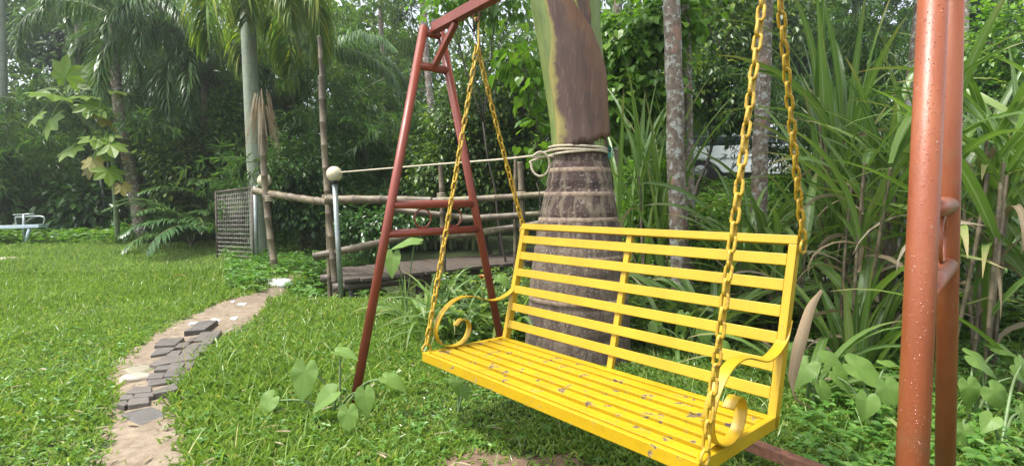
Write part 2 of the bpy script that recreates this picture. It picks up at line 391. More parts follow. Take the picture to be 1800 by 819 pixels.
def paver_mat(name, a, b, moss=.0):
    m = N(name); o = m.pos(); n2 = m.noise(o, 9, 6, .6); n3 = m.noise(o, 120, 4, .6)
    r = m.n('ShaderNodeObjectInfo').outputs['Random']
    c = m.ramp(n2, [(.3, a), (.7, b)]); c = m.mix(m.math('MULTIPLY', r, .45), c, (.165, .135, .11))
    if moss: c = m.mix(m.ramp(n2, [(.45, 0), (.6, moss)]), c, (.12, .13, .05))
    m.set(Base_Color=c, Roughness=.62, Specular_IOR_Level=.4); m.bump(n3, .003, .8); return m.m
M['paver'] = paver_mat('paver_concrete', (.065, .06, .054), (.135, .122, .108))
M['slate'] = paver_mat('dark_slate_tile', (.045, .05, .05), (.085, .09, .09))
M['rock'] = paver_mat('beige_rock', (.30, .26, .20), (.44, .39, .32))
M['mossy'] = paver_mat('mossy_stone', (.22, .20, .14), (.33, .29, .22), moss=.8)
def white_rock():
    m = N('white_plaster_lump'); o = m.pos(); n2 = m.noise(o, 16, 6, .65)
    m.set(Base_Color=m.ramp(n2, [(.36, (.30, .27, .24)), (.5, (.66, .64, .62)), (.7, (.8, .79, .78))]), Roughness=.8); m.bump(n2, .03); return m.m
M['whiterock'] = white_rock()
def lichen_bark():
    m = N('lichen_bark'); o = m.obj(); n1 = m.noise(o, 15, 7, .68); n2 = m.noise(m.scale(o, (1, 1, .8)), 24, 5, .6)
    c = m.ramp(n2, [(.3, (.10, .075, .058)), (.55, (.23, .18, .14)), (.75, (.33, .275, .22))])
    f = m.ramp(n1, [(.53, 0), (.57, 1)]); c = m.mix(m.math('MULTIPLY', f, .75), c, (.50, .52, .48))
    f2 = m.ramp(m.noise(o, 5.5, 4, .5), [(.60, 0), (.64, .7)]); c = m.mix(f2, c, (.34, .19, .14))
    sp = m.n('ShaderNodeSeparateXYZ'); m.l(o, sp.inputs[0])
    rg = m.math('ABSOLUTE', m.math('SINE', m.math('ADD', m.math('MULTIPLY', sp.outputs[2], 9.0), m.math('MULTIPLY', n1, 2.2))))
    rf = m.ramp(rg, [(0, .35), (.07, 0)]); c = m.mix(rf, c, (.08, .065, .05))
    m.set(Base_Color=c, Roughness=.8, Specular_IOR_Level=.3); m.bump(m.math('SUBTRACT', n2, rf), .012, .8); return m.m
M['lichen'] = lichen_bark()
def ringed_bark(name, base, dark, ring, freq=9.0):
    m = N(name); o = m.obj(); n2 = m.noise(m.scale(o, (10, 10, 2)), 1, 5, .6)
    sp = m.n('ShaderNodeSeparateXYZ'); m.l(o, sp.inputs[0])
    rg = m.math('ABSOLUTE', m.math('SINE', m.math('ADD', m.math('MULTIPLY', sp.outputs[2], freq), m.math('MULTIPLY', n2, .35))))
    rf = m.ramp(rg, [(0, 1), (.08, 0)]); c = m.ramp(n2, [(.3, dark), (.7, base)]); c = m.mix(m.math('MULTIPLY', rf, .6), c, ring)
    m.set(Base_Color=c, Roughness=.6); m.bump(m.math('SUBTRACT', n2, rf), .01, .7); return m.m
M['palm_bark_pale'] = ringed_bark('pale_palm_bark', (.30, .33, .25), (.17, .20, .14), (.10, .10, .075), 12)
M['palm_bark'] = ringed_bark('palm_bark', (.26, .22, .17), (.13, .105, .08), (.10, .08, .06), 20)
def big_trunk_mat():
    m = N('royal_palm_bark'); o = m.obj()
    n1 = m.noise(m.scale(o, (7.5, 7.5, 1.6)), 1, 3, .5); n2 = m.noise(m.scale(o, (45, 45, 7)), 1, 6, .7); n3 = m.noise(o, 48, 4, .6)
    c = m.ramp(n1, [(.36, (.045, .024, .020)), (.45, (.085, .048, .038)), (.48, (.19, .145, .10)), (.54, (.24, .19, .13)), (.565, (.10, .06, .046)), (.66, (.055, .031, .025))])
    c = m.mix(m.ramp(n2, [(.4, 0), (.75, .6)]), c, (.10, .075, .065))
    sp = m.n('ShaderNodeSeparateXYZ'); m.l(o, sp.inputs[0])
    low = m.ramp(sp.outputs[2], [(0, 1), (.9, 1), (1.2, 0)])
    c = m.mix(m.math('MULTIPLY', low, .5), c, (.19, .145, .105))
    c = m.mix(m.ramp(n3, [(.60, 0), (.66, .7)]), c, (.45, .40, .34))
    m.set(Base_Color=c, Roughness=.6, Specular_IOR_Level=.4); m.bump(m.math('ADD', n2, m.math('MULTIPLY', n3, .4)), .03, .9); return m.m
M['big_trunk'] = big_trunk_mat()
M['trunk_ring'] = simple('leaf_scar', (.36, .27, .19), .7, scale=30, c2=(.13, .085, .06), bump=.006)
def shaft_mat():
    m = N('green_crownshaft'); o = m.obj(); n1 = m.noise(m.scale(o, (12, 12, 1.2)), 1, 5, .6); n2 = m.noise(o, 4, 4, .6)
    c = m.ramp(n1, [(.3, (.115, .165, .035)), (.6, (.22, .28, .07)), (.8, (.33, .37, .13))])
    c = m.mix(m.ramp(n2, [(.45, 0), (.7, .55)]), c, (.27, .29, .08)); c = m.mix(m.ramp(m.noise(m.scale(o, (55, 55, 3)), 1, 5, .65), [(.56, 0), (.66, .6)]), c, (.05, .07, .022)); m.set(Base_Color=c, Roughness=.5); m.bump(n1, .004); return m.m
M['shaft'] = shaft_mat()
def sheath_mat():
    m = N('dry_leaf_sheath'); o = m.obj(); a = m.n('ShaderNodeAttribute', attribute_name='lf'); sp = m.n('ShaderNodeSeparateXYZ'); m.l(a.outputs['Vector'], sp.inputs[0])
    n1 = m.noise(m.scale(o, (26, 26, 3)), 1, 5, .6); n2 = m.noise(o, 7, 5, .65); n3 = m.noise(o, 90, 3)
    c = m.ramp(n1, [(.3, (.085, .050, .042)), (.6, (.125, .078, .062)), (.8, (.19, .125, .09))])
    c = m.mix(m.ramp(m.math('ADD', sp.outputs[0], m.math('MULTIPLY', m.math('SUBTRACT', n2, .5), .8)), [(.50, 0), (.80, .75)]), c, (.21, .105, .055)); c = m.mix(m.ramp(n1, [(.52, 0), (.68, .65)]), c, (.055, .036, .032))
    c = m.mix(m.ramp(m.noise(m.scale(o, (90, 90, 5)), 1, 4, .6), [(.55, 0), (.7, .35)]), c, (.36, .25, .16))
    e = m.math('ADD', sp.outputs[0], m.math('MULTIPLY', m.math('SUBTRACT', n2, .5), .35))
    c = m.mix(m.ramp(e, [(.05, 1), (.10, .6), (.15, 0)]), c, (.34, .29, .09))
    c = m.mix(m.ramp(n3, [(.72, 0), (.76, .6)]), c, (.45, .38, .32))
    m.set(Base_Color=c, Roughness=.55, Specular_IOR_Level=.35); m.bump(n1, .006); return m.m
M['sheath'] = sheath_mat()
M['collar'] = simple('red_brown_bark', (.13, .062, .042), .55, scale=14, c2=(.06, .03, .024), bump=.004)
M['dry_big'] = leaf_mat('dry_tan_leaf', [(0, (.58, .44, .28)), (1, (.62, .48, .31))], rough=.6, trans=.45, spec=.25, vein=.5, veincol=(.6, .52, .38), tint=(1, .9, .7), warm=0)
M['gate_steel'] = simple('gate_steel', (.16, .12, .10), .7, scale=30, c2=(.07, .045, .035))
M['white_car'] = simple('white_car_paint', (.82, .83, .84), .25, scale=3, var=.03)
M['glass'] = simple('dark_glass', (.03, .04, .05), .08, var=.1, spec=.8)
M['tyre'] = simple('tyre_rubber', (.025, .025, .025), .8)
M['rim'] = simple('steel_rim', (.5, .5, .5), .35, metal=.7)
M['blue_paint'] = simple('pale_blue_paint', (.52, .62, .68), .5, scale=12, c2=(.38, .47, .53))
M['orange'] = simple('orange_petal', (.72, .16, .02), .5)

# ------------------------------------------------------------------ the setting: ground, path, soil
def axis(lo, hi, c, fine, n):
    t = np.linspace(-1, 1, n); s = np.sinh(t*fine)/math.sinh(fine)
    return np.where(s < 0, c + s*(c-lo), c + s*(hi-c))
gx_, gy_ = axis(-70, 70, -0.5, 3.6, 210), axis(-14, 110, 5.0, 3.0, 210)
XX, YY = np.meshgrid(gx_, gy_); ZZ = height(XX, YY)
idx = np.arange(XX.size).reshape(XX.shape)
F = np.stack([idx[:-1, :-1], idx[:-1, 1:], idx[1:, 1:], idx[1:, :-1]], -1).reshape(-1, 4)
mb = MB(); mb.add(np.stack([XX, YY, ZZ], -1).reshape(-1, 3), F)
obj('ground', mb.mesh('ground'), M['ground'], kind='structure')

def in_poly(x, y, poly):
    x = np.asarray(x); y = np.asarray(y); r = np.zeros(x.shape, bool); n = len(poly)
    for i in range(n):
        (x0, y0), (x1, y1) = poly[i][:2], poly[(i+1) % n][:2]
        c = ((y0 > y) != (y1 > y)) & (x < (x1-x0)*(y-y0)/(y1-y0+1e-12)+x0); r ^= c
    return r
path_px = [(115, 905), (146, 819), (172, 745), (186, 690), (180, 655), (205, 625), (262, 585), (315, 555), (372, 528), (440, 510), (478, 495),
           (545, 490), (505, 520), (455, 552), (398, 582), (352, 632), (304, 685), (318, 750), (332, 819), (345, 905)]
path_poly = [gp(*q)[:2] for q in path_px]
soil_px = [(735, 840), (760, 806), (830, 792), (930, 788), (1000, 800), (1080, 835), (1150, 900), (1000, 960), (800, 930)]
soil_poly = [gp(*q)[:2] for q in soil_px]
def sdist(x, y, poly):                          # signed distance, positive inside
    d = np.full(x.shape, 9.0); n = len(poly)
    for i in range(n):
        p, q = np.array(poly[i][:2]), np.array(poly[(i+1) % n][:2]); e = q-p; L2 = e@e
        t = np.clip(((x-p[0])*e[0]+(y-p[1])*e[1])/L2, 0, 1); d = np.minimum(d, np.hypot(x-p[0]-t*e[0], y-p[1]-t*e[1]))
    return np.where(in_poly(x, y, poly), d, -d)
def sheet(name, poly, mat, lift=.006, step=.04):
    P = np.array(poly); lo, hi = P.min(0)-.3, P.max(0)+.3
    X, Y = np.meshgrid(np.arange(lo[0], hi[0], step), np.arange(lo[1], hi[1], step))
    s = sdist(X, Y, poly)+.045*np.sin(X*9+Y*4)+.035*np.sin(Y*17-X*11)+rng.normal(0, .012, X.shape)
    k = np.clip(s/.10, -1, 1); Z = height(X, Y)+np.where(k > 0, lift*k, .05*k) + .004*np.sin(X*17)*np.sin(Y*15)*(k > 0)
    ok = (s > -.10); inside = ok[:-1, :-1] | ok[1:, 1:] | ok[1:, :-1] | ok[:-1, 1:]
    id_ = np.arange(X.size).reshape(X.shape)
    F = np.stack([id_[:-1, :-1], id_[:-1, 1:], id_[1:, 1:], id_[1:, :-1]], -1)[inside]
    m = MB(); m.add(np.stack([X, Y, Z], -1).reshape(-1, 3), F)
    return obj(name, m.mesh(name), mat, kind='structure')
path = sheet('path', path_poly, M['path'], .016)
sheet('bare_soil', soil_poly, M['soil'], .016, .04)

# paving slabs and cobbles lying in the path: outline read on the ground, thickness real
Z0x, Z0y, ZS = 180, 480, 2.926
def zq(*pts): return [(Z0x+a/ZS, Z0y+b/ZS) for a, b in pts]
def on_ground(px, lift):
    out = []
    for (u, v) in px:
        d = ray(u, v); z = 0.0
        for _ in range(20):
            t = (z-CZ)/d[2]; P = np.array([0, 0, CZ])+d*t; z = hz(P[0], P[1]) + lift
        out.append(np.array([P[0], P[1], z]))
    return out
slabs = [  # outline (zoomed pixels), height
    (zq((80, 695), (235, 655), (330, 703), (185, 757)), .018, 'slate'),
    (zq((248, 580), (378, 530), (380, 568), (340, 578), (250, 592)), .055, 'paver'),
    (zq((222, 520), (420, 495), (420, 520), (222, 552)), .035, 'paver'),
    (zq((230, 442), (300, 405), (492, 388), (488, 414), (268, 448)), .045, 'paver'),
    (zq((238, 396), (268, 362), (372, 357), (330, 384)), .04, 'paver'),
    (zq((258, 346), (290, 312), (415, 306), (372, 342)), .045, 'paver'),
    (zq((411, 276), (498, 224), (590, 219), (522, 266)), .065, 'paver'),
    (zq((104, 590), (150, 556), (246, 553), (243, 580)), .055, 'paver'),
]
for q, h_, mt in slabs:
    obj('paving_slab', prism(on_ground(q, h_), h_+.03, .007), M[mt], path)
cob = [((66, 640), (110, 625), (118, 640), (100, 652)), ((122, 640), (135, 620), (220, 612), (220, 636), (130, 646)), ((84, 618), (96, 598), (142, 596), (146, 614)),
       ((152, 610), (168, 588), (244, 582), (244, 602)), ((224, 512), (240, 490), (308, 487), (296, 508)), ((312, 503), (320, 485), (384, 482), (380, 500)), ((388, 494), (400, 472), (440, 468), (436, 490)),
       ((262, 470), (280, 452), (340, 447), (328, 466)), ((322, 484), (344, 456), (400, 452), (388, 480)), ((338, 452), (352, 437), (418, 432), (402, 450)), ((408, 470), (424, 434), (466, 430), (446, 464)),
       ((322, 398), (352, 376), (396, 374), (380, 396)), ((392, 398), (412, 376), (462, 374), (452, 394)), ((466, 386), (484, 364), (530, 362), (520, 382)), ((372, 354), (388, 336), (440, 334), (420, 352)),
       ((412, 374), (436, 346), (490, 343), (468, 370)), ((484, 360), (500, 346), (540, 343), (530, 358)), ((424, 330), (446, 308), (470, 306), (462, 322)), ((468, 322), (484, 300), (534, 298), (516, 320)),
       ((492, 342), (512, 324), (562, 322), (548, 338)), ((520, 320), (542, 300), (584, 298), (570, 316)), ((488, 298), (504, 281), (552, 279), (534, 296)), ((540, 297), (560, 276), (602, 274), (588, 294))]
for q in cob:
    mx_, my_ = np.mean(q, axis=0); q = [(mx_+(u_-mx_)*1.20, my_+(v_-my_)*1.20) for u_, v_ in q]
    obj('cobble', prism(on_ground(zq(*q), .042+random.uniform(-.004, .005)), .07, .006), M['paver'], path)
for q in [((430, 245), (445, 230), (487, 226), (470, 240)), ((550, 214), (570, 210), (606, 220), (590, 228)), ((648, 218), (660, 206), (694, 203), (684, 216)), ((684, 142), (700, 134), (740, 134), (730, 145)), ((655, 128), (668, 120), (680, 124), (668, 132))]:
    obj('tile_shard', prism(on_ground(zq(*q), .024), .04, .003), M['whiterock'], path)
def boulder(name, label, c, r, mat, seed, cat='rock', flat=.5):
    rr = np.random.default_rng(seed); bm = bmesh.new(); bmesh.ops.create_icosphere(bm, subdivisions=3, radius=1)
    ph = rr.uniform(0, 6, 6)
    for v in bm.verts:
        p = v.co; k = 1+.16*math.sin(3*p.x+ph[0])*math.cos(2.6*p.y+ph[1])+.1*math.sin(5*p.z+ph[2]+3*p.x)+.05*math.sin(9*p.y+ph[3])
        q = p*k
        if q.z > flat: q.z = flat + (q.z-flat)*.25
        v.co = Vector((q.x*r[0], q.y*r[1], q.z*r[2]))
    for f in bm.faces: f.smooth = True
    me = bpy.data.meshes.new(name); bm.to_mesh(me); bm.free()
    o = obj(name, me, mat, loc=c); tag(o, label, cat); return o
P = gp(480, 493); boulder('plaster_lump', 'white plaster covered rock at the far end of the path', P+np.array([0, 0, .01]), (.30, .26, .10), M['whiterock'], 1)
P = gp(228, 664); boulder('beige_stone', 'rough beige stone beside the cobbles on the path edge', P+np.array([0, .03, .015]), (.095, .07, .055), M['rock'], 2, 'stone')
P = gp(236, 646); boulder('mossy_stone', 'flat mossy stone left of the paving blocks', P+np.array([0, .03, .005]), (.12, .10, .035), M['mossy'], 3, 'stone')
P = gp(12, 448); boulder('grey_stone', 'pale grey stone half sunk in the far left lawn', P, (.17, .2, .14), M['rock'], 4, 'stone')

# ------------------------------------------------------------------ the swing frame
PD = .0279
def V3(*a): return np.array(a, float)
LF0, LF1 = V3(-.9655, 3.108, .0), V3(-.560, 3.468, 2.35)
LB0, LB1 = V3(-.060, 3.910, .0), V3(-.466, 3.548, 2.35)
RF0, RF1 = at(1559, 1490, .926), at(1674, -482, 1.305)
RB0, RB1 = at(1652, 973, 1.769), at(1690, -428, 1.389)
frame = thing('swing_stand', 'red painted steel A-frame carrying the yellow hanging bench', 'swing stand', (0, 0, 0))
def pipe(name, a, b, r, mat, parent, sides=20, ext=0.0, n=2, lbl=None):
    a, b = np.array(a), np.array(b); d = nrm(b-a); a = a-d*ext; b = b+d*ext
    m = MB(); tube(m, np.linspace(a, b, max(n, 2)), r, sides); return obj(name, m.mesh(name), mat, parent, label=lbl)
def lerp(a, b, z): t = (z-a[2])/(b[2]-a[2]); return a+(b-a)*t
legs = []
for a, b, mt in ((LF0, LF1, 'red'), (LB0, LB1, 'red'), (RF0, RF1, 'red_near'), (RB0, RB1, 'red_near')):
    a2 = lerp(a, b, -.08); legs.append(pipe('leg', a2, b, PD, M[mt], frame, 32))
def A_frame(f0, f1, b0, b1, mt, tor):
    for z in (1.023, 1.205, 2.098, 2.315):
        p, q = lerp(f0, f1, z), lerp(b0, b1, z); pipe('crossbar', p, q, PD*.93 if z < 2.2 else PD*.9, M[mt], frame, 20)
    p, q = lerp(f0, f1, 1.114), lerp(b0, b1, 1.114); d = nrm(q-p)
    for t in (.36, .72):
        c = p+(q-p)*t; th = np.linspace(0, 2*np.pi, 33); m = MB()
        tube(m, np.array([c+.062*(np.cos(x)*d+np.sin(x)*V3(0, 0, 1)) for x in th]), .0055, 8, cap=False)
        obj('ring', m.mesh('ring'), M[mt], frame)
A_frame(LF0, LF1, LB0, LB1, 'red', 0); A_frame(RF0, RF1, RB0, RB1, 'red_near', 0)
def box_between(name, a, b, wd, ht, mat, parent, bev=.003):
    a, b = Vector(a), Vector(b); L = (b-a).length; me = bbox((wd, L, ht), bev)
    o = obj(name, me, mat, parent); d = (b-a).normalized()
    s = d.cross(Vector((0, 0, 1))).normalized(); u = s.cross(d)
    o.matrix_local = Matrix.Translation((a+b)/2) @ Matrix((s, d, u)).transposed().to_4x4(); return o
BL, BR = V3(-.515, 3.508, 2.345), V3(1.125, 1.347, 2.345)
bd = nrm(BR-BL)
box_between('beam', BL+bd*.035, BR-bd*.035, .055, .06, M['red'], frame)
for p0, s_ in ((BL, 1), (BR, -1)):
    lo = p0.copy(); lo[2] = 2.10
    box_between('brace', lo+bd*s_*.012, p0+bd*s_*.30-V3(0, 0, .035), .034, .034, M['red'], frame)
box_between('ground_bar', lerp(LB0, LB1, .115), lerp(RB0, RB1, .115), .05, .05, M['rust'], frame)
HL, HR = BL+bd*.530, BL+bd*2.235
for h_ in (HL, HR):
    th = np.linspace(0, 2*np.pi, 25); m = MB(); c = h_-V3(0, 0, .055)
    tube(m, np.array([c+.032*(np.cos(x)*bd+np.sin(x)*V3(0, 0, 1)) for x in th]), .006, 8, cap=False); obj('hook', m.mesh('hook'), M['rust'], frame)
# rain drops on the near front leg
m = MB(); ax = nrm(RF1-RF0); a_ = nrm(np.cross(ax, V3(0, 0, 1.)+V3(1, 0, 0))); b_ = np.cross(ax, a_)
th6 = np.linspace(0, 2*np.pi, 8, endpoint=False)
for i in range(620):
    z = .70+1.15*rng.random()**.8; c = lerp(RF0, RF1, z); n_ = nrm(-c+V3(0, 0, CZ)*1.0); n_ -= ax*np.dot(n_, ax); n_ = nrm(n_)
    s_ = np.cross(ax, n_); an = rng.normal(0, .55); rr = n_*math.cos(an)+s_*math.sin(an); tt = np.cross(ax, rr)
    r_ = .0005+.0012*rng.random()**3; el = 1+rng.random()*.6; p = c+rr*PD
    ring = [p+r_*(math.cos(x)*tt+el*math.sin(x)*ax) for x in th6]; ring2 = [p+rr*r_*.5+.62*r_*(math.cos(x)*tt+el*math.sin(x)*ax) for x in th6]
    Vv = ring+ring2+[p+rr*r_*.72]
    m.add(Vv, [(j, (j+1) % 8, 8+(j+1) % 8, 8+j) for j in range(8)], [(8+j, 8+(j+1) % 8, 16) for j in range(8)])
dm = N('water_drop'); dm.set(Base_Color=(.30, .085, .05), Roughness=.12, Specular_IOR_Level=.8)
obj('rain_drops', m.mesh('rain_drops'), dm.m, legs[2], kind='stuff', label='rain drops beaded on the near orange red leg')

# ------------------------------------------------------------------ the yellow bench (local: x along, y back, z up)
SFL, SFR = V3(-.493, 2.803, .41), V3(.577, 1.583, .41)
rz = math.atan2(SFR[1]-SFL[1], SFR[0]-SFL[0])
bench = thing('hanging_bench', 'bright yellow slatted metal swing bench with scrolled arms', 'bench', tuple(SFL), rz=rz)
BL_, BD_, TILT, LEAN, HB = 1.6227, .5705, .0254, .2155, .708
def seat_box(name, x0, x1, y0, y1, z0, z1, mat, bev=.0025):
    me = bbox((x1-x0, y1-y0, z1-z0), bev); o = obj(name, me, mat, bench)
    o.matrix_local = Matrix.Rotation(-TILT, 4, 'X') @ Matrix.Translation(((x0+x1)/2, (y0+y1)/2, (z0+z1)/2)); return o
seat_box('front_rail', 0, BL_, 0, .022, -.05, 0, M['yellow_edge'])
seat_box('rear_rail', .026, BL_-.026, BD_-.03, BD_+.01, -.05, -.004, M['yellow'])
seat_box('side_rail', 0, .025, .0225, BD_+.03, -.05, -.001, M['yellow'])
seat_box('side_rail', BL_-.025, BL_, .0225, BD_+.03, -.05, -.001, M['yellow'])
seat_box('seat_support', BL_/2-.02, BL_/2+.02, .0225, BD_-.031, -.066, -.0515, M['yellow'])
ns = 6; pitch_ = (BD_-.03-.04)/ns
for i in range(ns):
    y0 = .040+i*pitch_
    seat_box('seat_slat', .0255, BL_-.0255, y0, y0+pitch_-.031, -.045, -.001+random.uniform(-.001, .001), M['yellow_seat'])
backM = Matrix.Translation((0, BD_, -BD_*TILT)) @ Matrix.Rotation(-(LEAN+TILT), 4, 'X')
def back_box(name, x0, x1, y0, y1, z0, z1, mat, bev=.0025):
    me = bbox((x1-x0, y1-y0, z1-z0), bev); o = obj(name, me, mat, bench)
    o.matrix_local = backM @ Matrix.Translation(((x0+x1)/2, (y0+y1)/2, (z0+z1)/2)); return o
for x0 in (0, BL_-.032): back_box('back_stile', x0, x0+.032, 0, .042, -.045, HB-.036, M['yellow'])
back_box('back_stile', BL_/2-.016, BL_/2+.016, .014, .04, -.04, HB-.036, M['yellow'])
back_box('top_rail', 0, BL_, -.001, .042, HB-.0355, HB, M['yellow'])
for z in (.083, .189, .297, .403, .507, .609):
    back_box('back_slat', .0325, BL_-.0325, .001, .0135, z-.0235, z+.0235, M['yellow'])
arm_pts = [(.69, .345), (.655, .28), (.58, .238), (.49, .225), (.41, .243), (.33, .268), (.25, .272), (.175, .245), (.11, .185), (.08, .11), (.10, .045), (.16, .008), (.225, .004), (.28, .03), (.308, .085), (.295, .13), (.25, .145), (.21, .118)]
def armrest(x):
    P = smooth_path([(x, a, b-.004) for a, b in arm_pts], 6); n = len(P)
    tan = nrm(np.gradient(P, axis=0)); nn = np.cross(V3(1, 0, 0), tan); hw, ht = .021, .0025
    Vs = []
    for i in range(n):
        for sx, sn in ((-1, -1), (1, -1), (1, 1), (-1, 1)): Vs.append(P[i]+V3(sx*hw, 0, 0)+nn[i]*ht*sn)
    F = []
    for i in range(n-1):
        for j in range(4): k = (j+1) % 4; F.append((i*4+j, i*4+k, i*4+4+k, i*4+4+j))
    F += [(3, 2, 1, 0), (n*4-4, n*4-3, n*4-2, n*4-1)]
    m = MB(); m.add(np.array(Vs), np.array(F)); o = obj('armrest', m.mesh('armrest', False), M['yellow_arm'], bench)
    o.matrix_local = Matrix.Identity(4); return o
armrest(.013); armrest(BL_-.013)
Bm = Matrix.Translation(SFL) @ Matrix.Rotation(rz, 4, 'Z')
def bw(x, y, z): return np.array(Bm @ Vector((x, y, z)))
def ring_part(c, ax1, ax2, r, wire, parent_local=True):
    th = np.linspace(0, 2*np.pi, 25); m = MB()
    tube(m, np.array([V3(*c)+r*(np.cos(x)*V3(*ax1)+np.sin(x)*V3(*ax2)) for x in th]), wire, 8, cap=False); return obj('chain_ring', m.mesh('chain_ring'), M['chain'], bench)
top_l = np.array(backM @ Vector((0, .03, HB-.03))); top_r = np.array(backM @ Vector((BL_, .03, HB-.03)))
eyes = [(-.004, .03, .01), tuple(top_l+V3(-.012, 0, -.01)), (BL_+.004, .03, .01), tuple(top_r+V3(.012, 0, -.01))]
for e in eyes: ring_part(e, (0, 1, 0), (0, 0, 1), .026, .0055)

# ------------------------------------------------------------------ chains: every link a part
LL, LW, WR = .031, .0170, .0060                 # half length, half width, wire radius
th = np.linspace(0, 2*np.pi, 21)[:-1]; m = MB(); pl = []
for x in th:
    c, s = math.cos(x), math.sin(x); pl.append((c*(LW-WR), s*(LW-WR)+math.copysign(LL-LW, s), 0))
tube(m, np.array(pl+[pl[0]]), WR, 7, cap=False); link_me = m.mesh('link'); link_me.materials.append(M['chain'])
def chain(label, top, bot):
    top, bot = np.array(top), np.array(bot); d = bot-top; L = np.linalg.norm(d); d = d/L
    t = thing('swing_chain', label, 'chain', tuple(bot), 'yellow chains holding the bench')
    pitch = 2*LL-2.6*WR; n = int(round(L/pitch)); pitch = L/n
    a = nrm(np.cross(d, V3(.3, .8, .2))); b = np.cross(d, a)
    for i in range(n):
        f = (i+.5)/n; p = top+d*L*f; p = p+V3(0, 0, -.018)*4*f*(1-f)
        an = (i % 2)*math.pi/2+.55+random.uniform(-.16, .16); s = a*math.cos(an)+b*math.sin(an); dd = nrm(d+rng.normal(0, .03, 3)); s = nrm(s-dd*np.dot(s, dd)); q = np.cross(s, dd)
        o = bpy.data.objects.new('link', link_me); C.objects.link(o); o.parent = t
        mm = Matrix((Vector(s), Vector(dd), Vector(q))).transposed().to_4x4(); o.matrix_local = Matrix.Translation(Vector(p-bot)) @ mm
    return t
aL, aR = HL-V3(0, 0, .225), HR-V3(0, 0, .225)
ew = [bw(*e) for e in eyes]
for a_, lb, e0, e1, side in ((aL, 'left', ew[0], ew[1], 'far left'), (aR, 'right', ew[2], ew[3], 'near right')):
    chain('yellow chain from the beam down to the %s front corner of the bench seat' % side, a_, e0+V3(0, 0, .026))
    chain('yellow chain from the beam to the %s top corner of the bench back' % side, a_, e1+V3(0, 0, .026))
    s = thing('chain_hanger', 'long yellow hanger link joining the two %s chains under the beam' % side, 'hanger', tuple(a_), 'hangers under the swing beam')
    m = MB(); hp = []
    for x in np.linspace(0, 2*np.pi, 25):
        c, q = math.cos(x), math.sin(x); hp.append(V3(c*.012*bd[1], -c*.012*bd[0], .075+q*.012+math.copysign(.068, q)))
    tube(m, hp, .0055, 8, cap=False); obj('link', m.mesh('hanger_link'), M['chain'], s)

# ------------------------------------------------------------------ the big palm behind the bench
PT = V3(*gx(1013, 4.05)); big = thing('royal_palm', 'thick palm with brown ringed trunk and peeling leaf sheath behind the bench', 'palm tree', tuple(PT))
def cen(v): return at({0: 998, 80: 1008, 150: 1014, 215: 1018, 270: 1020, 330: 1019, 400: 1016, 500: 1014, 640: 1012, 700: 1011}[v], v, 4.05)
prof_px = [(700, 100), (640, 96), (500, 86), (400, 71.5), (330, 58.5), (270, 47), (215, 47), (150, 50.5), (80, 54), (0, 58)]
cz_ = [cen(v) for v, _ in prof_px]; rad_ = [h_/FPX*4.05 for _, h_ in prof_px]
pc = np.array([[c[0], c[1], c[2]] for c in cz_]); zs = pc[:, 2]
def trunk_c(z):
    o = np.argsort(zs); return np.array([np.interp(z, zs[o], pc[o, 0]), 4.05, z]), float(np.interp(z, zs[o], np.array(rad_)[o]))
ztop, zrope = 4.2, cen(270)[2]
def lathe(z0, z1, nz, extra=None, sides=40, noise=.006):
    m = MB(); Vs = []; th = np.linspace(0, 2*np.pi, sides, endpoint=False)
    for z in np.linspace(z0, z1, nz):
        c, r = trunk_c(min(z, zs.max()))
        if z > zs.max(): c = c + (z-zs.max())*V3(-.085, 0, 0); c[2] = z; r = max(.12, r-(z-zs.max())*.03)
        r = r + (extra(z) if extra else 0)
        rr = r*(1+noise*np.sin(3*th+z*2)+noise*np.sin(7*th+z*5))
        Vs.append(np.stack([c[0]+rr*np.cos(th), c[1]+rr*np.sin(th), np.full(sides, z)], -1))
    id_ = np.arange(nz*sides).reshape(nz, sides); nx = np.roll(id_, -1, 1)
    F = np.stack([id_[:-1], nx[:-1], nx[1:], id_[1:]], -1).reshape(-1, 4)
    m.add(np.concatenate(Vs)-PT, F); return m
obj('trunk', lathe(-.12, zrope+.10, 80, lambda z: -.012*(((z*4.6) % 1.0) < .09), noise=.012).mesh('trunk'), M['big_trunk'], big)
for v in (302, 343, 386, 450, 520):
    z = at(1016, v, 4.05)[2]; obj('leaf_scar', lathe(z-.016, z+.016, 4, lambda q, z=z: .006-abs(q-z)*.3, noise=.012).mesh('leaf_scar'), M['trunk_ring'], big)
obj('crownshaft', lathe(zrope+.03, ztop, 30, lambda z: .004, noise=.02).mesh('crownshaft'), M['shaft'], big)
